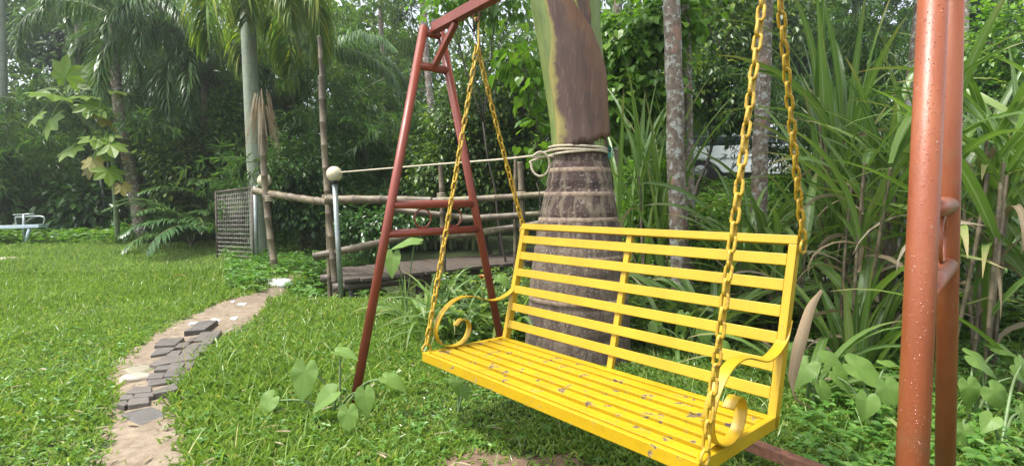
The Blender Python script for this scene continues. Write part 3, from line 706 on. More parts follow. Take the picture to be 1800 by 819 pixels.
# dry sheath: a curling shell standing off the shaft
def shell(z_lo, z_hi, nz, thL, thR, off, lip=0.03, na=40):
    m = MB(); Vs = []; lf = []
    for layer in (0, 1):
        for i in range(nz):
            t = i/(nz-1); a0, a1 = thL(t), thR(t)
            for j in range(na):
                s = j/(na-1); a = a0+(a1-a0)*s
                z = z_lo(s)+(z_hi-z_lo(s))*t
                c, r = trunk_c(min(z, zs.max()))
                if z > zs.max(): c = c+(z-zs.max())*V3(-.085, 0, 0)
                rr = r+off+lip*math.exp(-t*7)*(.6+.4*s)+.010*math.exp(-((1-s)*5))+.004*math.sin(13*a+4*z)-layer*.008
                Vs.append((c[0]+rr*math.cos(a), c[1]+rr*math.sin(a), z)); lf.append((s, t, 1))
    k = nz*na; id_ = np.arange(k).reshape(nz, na); F = []
    g = np.stack([id_[:-1, :-1], id_[:-1, 1:], id_[1:, 1:], id_[1:, :-1]], -1).reshape(-1, 4); F = [g, g[:, ::-1]+k]
    bd_ = list(id_[0]) + list(id_[1:, -1]) + list(id_[-1, -2::-1]) + list(id_[-2:0:-1, 0])
    F.append(np.array([(bd_[i], bd_[i]+k, bd_[(i+1) % len(bd_)]+k, bd_[(i+1) % len(bd_)]) for i in range(len(bd_))]))
    m.add(np.array(Vs)-PT, *F, lf=np.array(lf)); return m
zb0, zb1 = at(988, 268, 4.05)[2], at(1066, 236, 4.05)[2]
ztp = cen(0)[2]+.25
obj('leaf_sheath', shell(lambda s: zb0+(zb1-zb0)*s**1.3+.010*math.sin(23*s)+.007*math.sin(51*s+1)+.005*math.sin(97*s), ztp, 30, lambda t: R(float(np.interp(t, [0, .4, .5, .6, .825, 1], [-143, -147, -136, -129, -133, -136]))), lambda t: R(float(np.interp(t, [0, .24, .455, .58, .70, .825, 1], [2, -18, -43, -64, -85, -109, -124]))), .016, .012).mesh('leaf_sheath'), M['sheath'], big, label='dry purple brown leaf sheath')
obj('trunk_collar', shell(lambda s: zrope-.02, cen(215)[2]+.02, 8, lambda t: R(-150)+R(80)*t, lambda t: R(70), .006, .0, 30).mesh('trunk_collar'), M['collar'], big)
obj('leaf_sheath', shell(lambda s: cen(80)[2]-.02+.15*s, ztp+.2, 14, lambda t: R(float(np.interp(t, [0, .3, .7, 1], [-64, -84, -68, -64]))), lambda t: R(float(np.interp(t, [0, .3, .7, 1], [-60, -62, -50, -44]))), .014, .004, 10).mesh('leaf_sheath'), M['sheath'], big)

# ------------------------------------------------------------------ palm fronds
def fronds(mbL, mbR, base, n, length, el0, el1, droop, nl=70, ll=.55, lw=.045, plum=0.0, ldroop=.8, az=None, start=.12):
    for k in range(n):
        a = (az[k] if az is not None else k*2.399+rng.uniform(-.3, .3)); el = rng.uniform(el0, el1); L = length*rng.uniform(.85, 1.1)
        hor = V3(math.cos(a), math.sin(a), 0); side = V3(-math.sin(a), math.cos(a), 0)
        ns_ = 12; p = np.array(base, float); pts = [p]; tans = []
        dr = droop*rng.uniform(.85, 1.15)
        for i in range(ns_):
            e = el - dr*((i+.5)/ns_)**1.3; d = hor*math.cos(e)+V3(0, 0, math.sin(e)); tans.append(d); p = p+d*L/ns_; pts.append(p)
        pts = np.array(pts); tans = np.array(tans+[tans[-1]])
        tube(mbR, pts, np.linspace(.022, .004, ns_+1)*(L/2.5), 5, cap=False)
        s = np.repeat(np.linspace(start, 1, nl), 2); sg = np.tile([-1., 1.], nl); s = np.clip(s+rng.normal(0, .006, len(s)), start, 1)
        f = s*ns_; i0 = np.clip(f.astype(int), 0, ns_-1); fr = (f-i0)[:, None]
        P = pts[i0]*(1-fr)+pts[i0+1]*fr; T = nrm(tans[i0]*(1-fr)+tans[i0+1]*fr)
        up = np.cross(T, side); up = np.where(up[:, 2:3] < 0, -up, up)
        ang = rng.normal(0, plum, len(s)) if plum else rng.normal(.25, .10, len(s))
        outd = side[None]*sg[:, None]*np.cos(ang)[:, None] + up*np.sin(ang)[:, None]
        fw_ = .35+.9*s[:, None]**2
        D = nrm(outd + T*fw_)
        Ls = ll*(L/2.5)*np.sin(np.pi*(.12+.80*s))**.7*rng.uniform(.8, 1.1, len(s))
        strips_leaf(mbL, P, D, Ls, lw*(L/2.5), ldroop)
def strips_leaf(mb, P, D, L, W, droop):
    n = len(P); g = V3(0, 0, -1)
    side = nrm(np.cross(D, g+1e-3)); L = L[:, None]
    d2 = nrm(D+g*droop*rng.uniform(.5, 1.2, (n, 1))); d3 = nrm(d2+g*droop*rng.uniform(.6, 1.4, (n, 1)))
    p1 = P+D*L*.34; p2 = p1+d2*L*.33; p3 = p2+d3*L*.33; w_ = W*.5
    nn = np.cross(side, D)*w_*.5
    V = np.stack([P-side*w_*.5, P+side*w_*.5, p1-side*w_+nn, p1+side*w_+nn, p2-side*w_*.8, p2+side*w_*.8, p3], 1)
    F4 = np.array([(0, 1, 3, 2), (2, 3, 5, 4)]); F3 = np.array([(4, 5, 6)]); off = (np.arange(n)*7)[:, None, None]
    mb.add(V.reshape(-1, 3), (F4[None]+off).reshape(-1, 4), (F3[None]+off).reshape(-1, 3),
           lf=np.tile(np.array([(-1, 0, 1), (1, 0, 1), (-1, .3, 1), (1, .3, 1), (-1, .7, 1), (1, .7, 1), (0, 1, 1)]), (n, 1)))
def trunk_path(pts_px, Y): return np.array([at(u, v, Y) for u, v in pts_px])
def palm(name, label, px, Y, r0, r1, n, length, el, droop, leafmat='palm_leaf', bark='palm_bark', top_extra=0.0, az=None, cat='palm tree', **kw):
    P = trunk_path(px, Y); P[0, 2] = hz(P[0, 0], P[0, 1])-.05
    if top_extra: P = np.concatenate([P, [P[-1]+nrm(P[-1]-P[-2])*top_extra]])
    P = smooth_path(P, 6); o0 = P[0].copy(); t = thing(name, label, cat, tuple(o0))
    m = MB(); tube(m, P-o0, np.linspace(r0, r1, len(P)), 14); obj('trunk', m.mesh('trunk'), M[bark], t)
    a, b = MB(), MB(); fronds(a, b, P[-1]-o0, n, length, el[0], el[1], droop, az=az, **kw)
    cr = obj('crown', a.mesh('crown'), M[leafmat], t); obj('rachis', b.mesh('rachis'), M['rachis'], cr); return t
bz_ = [R(x) for x in (20, 75, 140, 200, 250, 300, 345)]
a_, b_ = MB(), MB(); fronds(a_, b_, V3(-.30, 0, ztop), 7, 2.6, R(35), R(70), 1.0, az=bz_, nl=50, ll=.6)
cr = obj('crown', a_.mesh('crown'), M['palm_leaf'], big); obj('rachis', b_.mesh('rachis'), M['rachis'], cr)

FOX = dict(plum=1.0, ll=.50, lw=.021, nl=230, ldroop=.6)
palm('foxtail_palm', 'foxtail palm with drooping bushy plumes left of the gate palm', [(352, 402), (356, 300), (362, 200), (368, 75)], 14.2, .10, .08, 13, 3.5, (R(-25), R(50)), 2.2, az=[R(x) for x in (-90, -60, -120, -150, -30, 180, 0, -75, -105, 60, 120, -165, -20)], **FOX)
palm('foxtail_palm', 'leaning palm with lichen spotted lower trunk behind the papaya', [(252, 420), (232, 300), (212, 190), (202, 20)], 12.9, .145, .10, 9, 2.7, (R(-15), R(55)), 2.1, bark='lichen', az=[R(x) for x in (-10, 40, 100, 150, -35, -65, 190, 75, -85)], **FOX)
palm('foxtail_palm', 'palm with pale green ringed trunk beside the mesh gate', [(457, 462), (452, 330), (446, 180), (440, 0)], 10.7, .17, .13, 8, 2.5, (R(5), R(40)), 2.4, leafmat='palm_leaf_yellow', bark='palm_bark_pale', top_extra=.2, az=[R(a) for a in (-65, -40, -20, 0, 30, 75, 120, -85)], plum=.4, ll=.85, lw=.036, nl=140, ldroop=1.3)
palm('slender_palm', 'slender dark palm with arching fronds behind the bamboo uprights', [(572, 440), (572, 280), (571, 170), (570, 92)], 13.2, .10, .08, 10, 2.4, (R(-5), R(45)), 1.7, plum=.35, ll=.6, lw=.028, nl=130, ldroop=1.1)
palm('slender_palm', 'tall palm on the far left edge with pale straight trunk', [(10, 415), (9, 250), (7, 100), (6, -40)], 16.0, .13, .11, 8, 2.6, (R(10), R(60)), 1.6, bark='palm_bark_pale', top_extra=2.2, **FOX)
palm('foxtail_palm', 'palm hanging its plumes from the top edge above the papaya', [(150, 400), (150, 250), (146, 120), (142, -20)], 17.5, .13, .11, 11, 3.0, (R(-10), R(50)), 2.2, **FOX)
palm('foxtail_palm', 'foxtail palm with plumes between the papaya and the gate', [(283, 404), (284, 300), (284, 200), (285, 90)], 16.5, .12, .10, 12, 3.3, (R(-5), R(60)), 2.2, **FOX)
# trunkless feathery palms
def ground_palm(label, u, Y, n, length, el, droop, mat='palm_leaf', z=0.0, az=None, **kw):
    P = gx(u, Y); t = thing('feather_palm', label, 'palm', tuple(P)); a, b = MB(), MB()
    fronds(a, b, V3(0, 0, .05+z), n, length, R(el[0]), R(el[1]), droop, az=az, **kw)
    cr = obj('crown', a.mesh('crown'), M[mat], t); obj('rachis', b.mesh('rachis'), M['rachis'], cr)
    m = MB(); tube(m, [(0, 0, -.05), (0, 0, .10+z)], [.07, .05], 8); obj('stem', m.mesh('stem'), M['palm_bark'], t); return t
KW = dict(nl=46, ll=.62, lw=.045, ldroop=.35)
ground_palm('young feather palm with arched green fronds left of the mesh gate', 335, 12.2, 13, 1.9, (35, 80), 1.7, 'palm_leaf', **KW)
ground_palm('low feather palm with blue green fronds beside the gate', 385, 11.8, 11, 2.1, (45, 85), 1.6, 'palm_leaf_blue', **KW)
ground_palm('small feather palm between the leaning trunk and the young palms', 300, 13.6, 10, 1.5, (30, 80), 1.6, 'palm_leaf_blue', **KW)
ground_palm('bright green feather palm behind the top of the mesh gate', 400, 12.8, 9, 2.2, (55, 85), 1.6, 'palm_leaf', z=.4, **KW)
ground_palm('feather palm with pale fanned fronds high behind the papaya', 235, 16.5, 10, 2.6, (40, 85), 1.6, 'palm_leaf_blue', z=3.4, **KW)

# ------------------------------------------------------------------ bamboo clumps
def rand_dir(n, zb=0.0):
    v = rng.normal(size=(n, 3)); v[:, 2] += zb; return nrm(v)
def bamboo(label, u, Y, nc, h, spread, bend, nb=60, mat='bamboo_leaf', leaf=.17, lwid=.026, tlo=.15, bias=None, name='bamboo_clump', x=None, culms=True, cl=7, brl=(.3, 1.1)):
    base = gx(u, Y) if x is None else V3(x, Y, hz(x, Y)); t = thing(name, label, 'bamboo', tuple(base))
    mL, mC = MB(), MB()
    for k in range(nc):
        a = rng.uniform(0, 6.28); out = V3(math.cos(a), math.sin(a), 0)
        if bias is not None: out = nrm(out*.8+V3(*bias))
        hh = h*rng.uniform(.65, 1.05); b0 = out*rng.uniform(.05, .35)*spread; bn = bend*rng.uniform(.5, 1.4)
        tt = np.linspace(0, 1, 14); Pz = hh*(tt-.42*bn*tt**3.2); Ph = hh*.75*bn*tt**2.3
        P = b0+out*Ph[:, None]; P = P+np.stack([0*tt, 0*tt, Pz], -1)
        if culms: tube(mC, P, np.linspace(.045, .008, 14), 6, cap=False)
        tb = rng.uniform(tlo, 1, nb)**.85; i0 = np.clip((tb*13).astype(int), 0, 12); fr = (tb*13-i0)[:, None]
        B = P[i0]*(1-fr)+P[i0+1]*fr; bdn = nrm(rand_dir(nb)*V3(1, 1, .5)+V3(0, 0, .15)); bl = rng.uniform(*brl, nb)
        for q in range(4):
            s = (q+1)/4; c = B+bdn*(bl*s)[:, None]+V3(0, 0, -.28)*(bl*s*s)[:, None]
            D0 = nrm(bdn+V3(0, 0, -.5)); n = nb*cl
            cc = np.repeat(c, cl, 0)+rng.normal(0, .035, (n, 3)); D = nrm(np.repeat(D0, cl, 0)*.75+rand_dir(n, -.55)*.85)
            sz = leaf*rng.uniform(.65, 1.25, n); inst(mL, LEAF2, cc, D, V3(0, 0, 1)+rng.normal(0, .35, (n, 3)), sz, sz*lwid/leaf*1.0)
    obj('foliage', mL.mesh('foliage', False), M[mat], t)
    if culms: obj('culms', mC.mesh('culms'), M['culm'], t)
    return t
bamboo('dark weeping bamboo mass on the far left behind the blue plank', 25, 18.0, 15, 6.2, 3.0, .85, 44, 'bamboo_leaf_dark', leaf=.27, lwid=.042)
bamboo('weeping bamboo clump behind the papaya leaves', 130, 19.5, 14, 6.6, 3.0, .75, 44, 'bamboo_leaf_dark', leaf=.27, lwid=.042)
bamboo('light yellow green bamboo top behind the far left palm trunk', 60, 21.5, 9, 8.0, 2.4, .45, 44, 'bamboo_leaf_light', leaf=.30, lwid=.05, tlo=.4)
bamboo('pale weeping bamboo sprays hanging left of the papaya', 40, 16.2, 13, 4.9, 2.4, .95, 46, 'bamboo_leaf', leaf=.25, lwid=.034)
bamboo('arching bamboo sprays low behind the papaya stem', 190, 16.6, 12, 4.4, 2.2, .85, 44, 'bamboo_leaf', leaf=.24, lwid=.034)
bamboo('leafy bamboo filling the gap behind the plumed palm', 400, 15.0, 12, 4.8, 2.2, .8, 44, 'bamboo_leaf', leaf=.22, lwid=.032)
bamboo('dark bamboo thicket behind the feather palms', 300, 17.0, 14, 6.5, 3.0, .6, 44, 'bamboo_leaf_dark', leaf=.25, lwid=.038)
bamboo('bamboo clump in the gap between gate palm and bamboo uprights', 520, 17.0, 14, 7.2, 2.6, .65, 46, 'bamboo_leaf', leaf=.25, lwid=.036)
bamboo('low bamboo with star shaped leaf sprays behind the fence rails', 630, 12.6, 13, 3.4, 2.4, .8, 44, 'bamboo_leaf', leaf=.21, lwid=.030, tlo=.05)
bamboo('bamboo clump drooping behind the red upright of the swing', 690, 14.8, 15, 5.6, 2.6, .8, 46, 'bamboo_leaf', leaf=.23, lwid=.034)
bamboo('tall upright bamboo with thin culms near the sky gap', 660, 20.0, 13, 10.5, 2.0, .28, 46, 'bamboo_leaf_light', leaf=.28, lwid=.045, tlo=.25)
bamboo('bamboo clump seen through the red A-frame above the rails', 800, 13.0, 14, 4.6, 2.4, .75, 44, 'bamboo_leaf', leaf=.21, lwid=.030)
bamboo('tall bamboo rising behind the chain and small leaved tree', 870, 19.0, 12, 7.4, 2.4, .4, 44, 'bamboo_leaf', leaf=.27, lwid=.04)
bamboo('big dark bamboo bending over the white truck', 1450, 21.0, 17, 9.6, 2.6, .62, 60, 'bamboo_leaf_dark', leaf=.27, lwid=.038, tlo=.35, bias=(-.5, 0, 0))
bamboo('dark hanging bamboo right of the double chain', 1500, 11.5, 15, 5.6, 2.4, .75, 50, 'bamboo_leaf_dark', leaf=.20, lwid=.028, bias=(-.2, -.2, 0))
bamboo('bamboo thicket left of the near red leg behind the cane', 1580, 9.5, 11, 4.4, 2.0, .75, 44, 'bamboo_leaf', leaf=.18, lwid=.026)
bamboo('bamboo behind the vine tree beside the big palm', 1130, 17.0, 12, 7.0, 2.4, .6, 44, 'bamboo_leaf', leaf=.25, lwid=.036)
bamboo('bamboo on the far right beyond the near red leg', 1740, 9.0, 11, 5.0, 2.2, .6, 44, 'bamboo_leaf', leaf=.18, lwid=.028)

# ------------------------------------------------------------------ leafy trees and shrubs
def leafy(name, label, cat, crowns, Y, leaf, mat, base_u=None, T=LEAF4, wr=.55, dens=1.0, trunk_r=.06, bark='twig', clump=.28, ncl=None, base_z=None, droop=.5, part='crown'):
    """crowns: list of (u, v, radius_u px, radius_v px) at depth Y"""
    cs = [(at(u, v, Y), ru/FPX*Y, rv/FPX*Y) for u, v, ru, rv in crowns]
    bu = base_u if base_u is not None else np.mean([c[0] for c in crowns]); base = gx(bu, Y)
    t = thing(name, label, cat, tuple(base)); mL, mT = MB(), MB()
    for c, rx, rzz in cs:
        c = c-base; ry = max(.5*(rx+rzz)*.9, .25); vol = (rx*ry*rzz)**(1/3.)
        nc_ = ncl or int(26*(vol/ (clump*1.6))**1.6)+8; nc_ = min(nc_, 150)
        q = rand_dir(nc_)*rng.uniform(.45, 1.0, (nc_, 1))**.6; cc = c+q*V3(rx, ry, rzz)
        m_ = int(34*dens*(clump/leaf/2.2)**1.2)+6
        n = nc_*m_; off = rng.normal(0, 1, (n, 3))*clump*V3(.55, .55, .4); P = np.repeat(cc, m_, 0)+off
        o_ = nrm(np.repeat(q, m_, 0)*.6+off/clump*.5+rng.normal(0, .3, (n, 3))); D = nrm(o_+V3(0, 0, -droop))
        sz = leaf*rng.uniform(.6, 1.25, n); inst(mL, T, P, D, o_*.4+V3(0, 0, 1)+rng.normal(0, .3, (n, 3)), sz, sz*wr*1.2)
        mean = np.mean([k[0] for k in cs], axis=0)-base; fork = mean*V3(.75, .75, .62)
        tp = np.array([fork*(1-q_)+c*q_ for q_ in np.linspace(0, 1, 7)]); tp[1:-1] += rng.normal(0, .06, (5, 3))*rx; tube(mT, tp, np.linspace(trunk_r*.5, trunk_r*.2, 7), 7)
        for e in cc[:min(8, nc_)]:
            st = tp[rng.integers(3, 7)]; mid = (st+e)/2+rng.normal(0, .05, 3); tube(mT, [st, mid, e], [trunk_r*.3, trunk_r*.2, .004], 5, cap=False)
    tq = np.linspace(V3(0, 0, -.05), fork, 7); tq[1:-1] += rng.normal(0, .03, (5, 3)); tube(mT, tq, np.linspace(trunk_r*.8, trunk_r*.5, 7), 7)
    obj(part, mL.mesh(part, False), M[mat], t); obj('trunk', mT.mesh('trunk'), M[bark], t); return t
leafy('leafy_shrub', 'dark green large leaved shrub in front of the left bamboo', 'shrub', [(150, 355, 62, 46), (110, 385, 30, 25)], 15.2, .26, 'shrub_leaf', clump=.42, dens=.75)
leafy('leafy_shrub', 'dense dark shrub behind the second globe lamp', 'shrub', [(530, 290, 62, 55), (500, 345, 50, 45), (560, 350, 40, 45)], 11.4, .13, 'shrub_leaf', clump=.3)
leafy('leafy_shrub', 'glossy dark shrub at ground level under the fence rails', 'shrub', [(640, 400, 55, 32), (720, 385, 50, 30)], 9.6, .10, 'shrub_leaf', clump=.26, dens=.8)
leafy('small_leaved_tree', 'small leaved tree with yellow tips between chain and big palm', 'tree', [(880, 150, 60, 85), (850, 250, 55, 70), (920, 270, 50, 70), (800, 200, 35, 50), (930, 180, 40, 60), (850, 330, 60, 45), (780, 290, 40, 50)], 9.8, .085, 'bush_leaf', base_u=890, clump=.32, dens=1.15, wr=.6)
leafy('small_leaved_tree', 'dark bushy tree directly behind the bamboo rails by the palm', 'tree', [(880, 330, 70, 50), (790, 340, 45, 40)], 10.6, .10, 'shrub_leaf', base_u=870, clump=.34)
leafy('climbing_vine', 'bright heart leaved vine left of the big palm', 'vine', [(925, 95, 30, 36), (945, 150, 22, 40), (950, 250, 18, 42)], 5.2, .10, 'vine_leaf', base_u=960, T=HEART, wr=.85, clump=.16, dens=.35, trunk_r=.010, ncl=5, droop=.9)
leafy('vine_tree', 'tree hung with bright heart leaved vines right of the big palm', 'tree', [(1110, 60, 55, 70), (1140, 170, 45, 70), (1095, 190, 35, 60), (1180, 40, 40, 50)], 7.6, .115, 'vine_leaf', base_u=1092, T=HEART, wr=.85, clump=.34, dens=.55, trunk_r=.05, droop=.8)
leafy('broadleaf_tree', 'open broadleaf tree above the white truck', 'tree', [(1270, 60, 60, 80), (1240, 150, 50, 50), (1310, 160, 45, 50), (1290, 205, 40, 18)], 11.5, .15, 'bush_leaf', base_u=1188, clump=.4, dens=.75, trunk_r=.06)
leafy('broadleaf_tree', 'yellow green tree on the far right behind the cane', 'tree', [(1760, 90, 60, 80), (1720, 200, 40, 60), (1790, 220, 40, 50)], 9.5, .12, 'bright_leaf', base_u=1760, clump=.34, dens=.8)
leafy('broadleaf_tree', 'dark tall tree at the top right corner', 'tree', [(1740, 20, 70, 60), (1665, 30, 40, 60)], 17, .22, 'shrub_leaf', base_u=1700, clump=.6, dens=.8)
leafy('broadleaf_tree', 'dark tree at the top left corner behind the pale trunk', 'tree', [(60, 40, 60, 60), (120, 60, 40, 50)], 24, .30, 'shrub_leaf', base_u=60, clump=.8, dens=.7)
leafy('broadleaf_tree', 'light leaved tree right of the big palm at the skyline', 'tree', [(1400, 60, 70, 60), (1330, 20, 50, 50)], 19, .24, 'bush_leaf', base_u=1380, clump=.6, dens=.8)
leafy('broadleaf_tree', 'light green tree behind the tall bamboo culms', 'tree', [(600, 80, 70, 70), (700, 130, 50, 60), (500, 60, 50, 60)], 22, .26, 'bush_leaf', base_u=600, clump=.7, dens=.8)
leafy('broadleaf_tree', 'heart leaved branches hanging above the swing apex', 'tree', [(790, 12, 55, 22), (830, -20, 70, 40), (880, 5, 40, 22)], 8.6, .13, 'vine_leaf', base_u=905, T=HEART, wr=.8, clump=.24, dens=.35, trunk_r=.03, ncl=9, droop=1.0)
leafy('leafy_shrub', 'leafy weeds below the areca trunks behind the bench', 'shrub', [(1130, 400, 50, 60), (1150, 330, 40, 50), (1240, 420, 50, 50)], 6.6, .075, 'bright_leaf', base_u=1140, clump=.24, dens=.8)
leafy('leafy_shrub', 'green undergrowth between the double chains and the cane', 'shrub', [(1400, 400, 45, 50), (1330, 395, 40, 30), (1430, 480, 50, 60)], 7.4, .085, 'bush_leaf', base_u=1390, clump=.26, dens=.8)
leafy('leafy_shrub', 'low bright shrub right of the white truck tail', 'shrub', [(1410, 335, 40, 35)], 12.5, .12, 'bright_leaf', base_u=1400, clump=.3)
leafy('leafy_shrub', 'dark undergrowth behind the cane stalks at right', 'shrub', [(1560, 480, 70, 80), (1650, 430, 60, 100), (1740, 460, 70, 90)], 5.4, .085, 'shrub_leaf', base_u=1620, clump=.26, dens=.7)
leafy('leafy_shrub', 'leafy plants at the lawn edge by the leaning trunk', 'shrub', [(330, 395, 60, 14), (250, 398, 40, 10)], 13.4, .13, 'bright_leaf', base_u=320, clump=.26, dens=.7)

leafy('leafy_shrub', 'mixed olive shrub between the leaning trunk and the plumed palm', 'shrub', [(310, 290, 38, 60), (330, 350, 36, 40), (360, 290, 32, 50)], 13.2, .14, 'bush_leaf', base_u=300, clump=.4, dens=.7)
leafy('leafy_shrub', 'bright sunlit shrub patch left of the gate palm', 'shrub', [(405, 215, 28, 60), (390, 290, 30, 40)], 14.0, .13, 'bright_leaf', base_u=400, clump=.34, dens=.7)
# areca and other bare trunks
def bare_trunk(label, px, Y, wpx, mat='lichen', crown=True, name='areca_palm', wtop=.85):
    P = trunk_path(px, Y); g = hz(P[0, 0], P[0, 1])
    if P[0, 2] > g: P = np.concatenate([[V3(P[0, 0]+(P[0, 0]-P[1, 0])*.3, Y, g-.05)], P])
    r = wpx/2/FPX*Y; d = nrm(P[-1]-P[-2]); top = P[-1]+d*1.4; P = np.concatenate([P, [top]]); P = smooth_path(P, 7)
    P[1:-1] += rng.normal(0, r*.05, (len(P)-2, 3)); o0 = P[0].copy(); t = thing(name, label, 'palm tree', tuple(o0)); m = MB()
    tube(m, P-o0, np.linspace(r*1.06, r*wtop, len(P)), 14); obj('trunk', m.mesh('trunk'), M[mat], t)
    if crown:
        a, b = MB(), MB(); fronds(a, b, top-o0, 7, 1.7, R(10), R(65), 1.3, nl=26, ll=.6, lw=.08, ldroop=.5)
        cr = obj('crown', a.mesh('crown'), M['palm_leaf'], t); obj('rachis', b.mesh('rachis'), M['rachis'], cr)
    return t
bare_trunk('straight areca trunk blotched with pink and grey lichen right of the big palm', [(1196, 560), (1190, 300), (1186, 0)], 5.4, 31)
bare_trunk('thinner grey trunk just right of the blotched areca trunk', [(1214, 430), (1212, 200), (1210, 0)], 7.6, 17)
bare_trunk('grey lichen trunk running behind the near front chain', [(1326, 560), (1338, 300), (1352, 0)], 6.0, 27)
bare_trunk('thin mottled trunk standing in the vines beside the big palm', [(1088, 400), (1090, 200), (1092, 0)], 7.9, 15)
bare_trunk('white spotted trunk leaning behind the near red leg', [(1558, 540), (1588, 300), (1618, 60)], 5.2, 21)
bare_trunk('distant pale trunk at the sky gap right of the chains', [(1508, 150), (1510, 60), (1512, 0)], 19, 15)
bare_trunk('distant pale trunk seen above the swing brace', [(760, 190), (752, 90), (748, 0)], 15.5, 12)
bare_trunk('slim pale trunk far behind the bamboo uprights', [(678, 150), (675, 60), (673, 0)], 18.5, 8)
bare_trunk('slim pale trunk right of the near red leg at the top', [(1703, 150), (1702, 60), (1704, 0)], 11, 10)
bare_trunk('pale thin trunk in the sky gap left of the swing apex', [(742, 120), (746, 40), (750, -40)], 21, 7)
bare_trunk('brown trunk behind the leaning papaya leaves', [(186, 300), (188, 120), (190, 0)], 16.2, 15, mat='palm_bark', crown=False)

# ------------------------------------------------------------------ papaya
pb = gx(205, 12.7); pap = thing('papaya_tree', 'papaya with broad lobed bright leaves beside the leaning palm', 'papaya tree', tuple(pb))
st = smooth_path(np.array([pb, at(203, 330, 12.7), at(196, 250, 12.7), at(150, 200, 12.5), at(120, 165, 12.4)]), 6); m = MB(); tube(m, st-pb, np.linspace(.06, .045, len(st)), 9); obj('trunk', m.mesh('trunk'), M['stem_green'], pap)
def papaya_leaf(c, size, D, Nn, mat, parent):
    m = MB(); pts = []; nl = 7
    for k in range(nl):
        a = R(-140+280*k/(nl-1)); r = 1.0-.35*abs(k-3)/3*.9
        for da, rr in ((-.40, .64), (-.27, .76), (-.16, .85), (-.07, .93), (0, 1.0), (.07, .93), (.16, .85), (.27, .76)):
            pts.append((math.sin(a+da)*r*rr, math.cos(a+da)*r*rr, -.22*rr*rr*r))
    pts = np.array(pts)*.5*size; D = nrm(V3(*D)); s = nrm(np.cross(D, V3(*Nn))); nn = np.cross(s, D)
    V = c+pts[:, :1]*s+pts[:, 1:2]*D+pts[:, 2:]*nn; n = len(V); V = np.concatenate([V, [c]])
    m.add(V, np.array([(n, i, i+1) for i in range(n-1)])); return obj('leaf', m.mesh('leaf', False), M[mat], parent)
for (u, v, sz, y_, mt) in [(118, 125, 52, 13.2, 0), (98, 155, 60, 13.0, 0), (84, 148, 40, 13.4, 0), (135, 140, 48, 13.5, 0), (165, 122, 48, 13.6, 0), (92, 200, 52, 12.9, 0), (68, 192, 36, 13.0, 0), (150, 158, 46, 13.3, 0), (160, 175, 50, 13.2, 0), (182, 196, 48, 13.4, 1),
                            (175, 232, 52, 13.0, 0), (196, 246, 46, 12.9, 0), (128, 250, 44, 12.9, 0), (192, 290, 44, 12.8, 0), (165, 272, 34, 12.8, 1), (215, 318, 28, 12.8, 1), (205, 150, 44, 13.7, 0), (160, 285, 30, 13.0, 1), (178, 262, 34, 13.1, 0), (190, 228, 40, 13.2, 0)]:
    y_ -= .9; c = at(u, v, y_); s0 = st[-1] if v < 215 else st[14]; d = c-s0; d[2] -= .3*np.linalg.norm(d)
    papaya_leaf(c-pb, sz*1.5/FPX*y_, d, V3(0, -.25, 1)+rng.normal(0, .25, 3), 'papaya_old' if mt else 'papaya_leaf', pap)
    m = MB(); mid = (s0+c)/2+V3(0, 0, .12); tube(m, smooth_path([s0-pb, mid-pb, c-pb], 4), np.linspace(.016, .009, 9), 5); obj('petiole', m.mesh('petiole'), M['petiole'], pap)
# thin grey post leaning by the papaya
m = MB(); A_, B_ = gp(191, 404), at(170, 240, 14.6); o0 = A_.copy(); tube(m, [A_-o0-V3(0, 0, .05), B_-o0], .035, 8)
o = obj('support_post', m.mesh('support_post'), M['galv'], loc=tuple(o0)); tag(o, 'thin leaning grey post standing under the papaya leaves', 'post')

# ------------------------------------------------------------------ fence, lamps, gate, rope, bridge
def bamboo_pole(m, a, b, r, node=.32, sides=12):
    a, b = np.array(a), np.array(b); L = np.linalg.norm(b-a); n = max(int(L/node), 2); pts, rad = [], []
    bow = rng.normal(0, .008, 3)*L
    for i in range(n):
        for f, k in ((0, 1.16), (.04, 1.0), (.5, .97), (.96, 1.0)):
            t = (i+f)/n; pts.append(a+(b-a)*t+bow*4*t*(1-t)); rad.append(r*k*(1-.15*t))
    pts.append(b); rad.append(r*.9); tube(m, pts, rad, sides)
fb = gx(585, 7.4); fence = thing('bamboo_fence', 'weathered bamboo rail fence running behind the swing to the big palm', 'fence', tuple(fb))
for name, a, b, r in [('rail', at(450, 330, 8.9), at(584, 352, 7.6), .062), ('rail', at(574, 347, 7.35), at(760, 351, 7.2), .062), ('rail', at(740, 352, 7.25), at(962, 342, 7.0), .05),
                      ('rail', at(552, 446, 7.5), at(720, 412, 7.5), .058), ('rail', at(690, 366, 7.6), at(830, 382, 7.5), .045), ('rail', at(810, 384, 7.5), at(965, 376, 7.2), .05), ('rail', at(780, 415, 7.6), at(960, 392, 7.4), .055)]:
    m = MB(); bamboo_pole(m, a-fb, b-fb, r); obj(name, m.mesh(name), M['dry_bamboo'], fence)
for u0, v0, u1, v1, Y, r in [(592, 496, 568, 130, 7.5, .050), (576, 490, 566, 60, 7.9, .035), (484, 470, 464, 195, 8.6, .055), (776, 420, 776, 285, 7.45, .042), (918, 420, 916, 285, 7.1, .048), (905, 400, 908, 270, 7.4, .03)]:
    a = gx(u0, Y); a[2] -= .1; m = MB(); bamboo_pole(m, a-fb, at(u1, v1, Y)-fb, r); obj('post', m.mesh('post'), M['dry_bamboo'], fence)
    for vv in (344,):                            # rope lashing
        c = at(u0+(u1-u0)*(v0-vv)/(v0-v1), vv, Y); m = MB(); thh = np.linspace(0, 6.28*4, 60)
        tube(m, np.stack([(r*1.28)*np.cos(thh), (r*1.28)*np.sin(thh), np.linspace(-.05, .05, 60)], -1)+c-fb, .007, 5); obj('lashing', m.mesh('lashing'), M['rope'], fence)
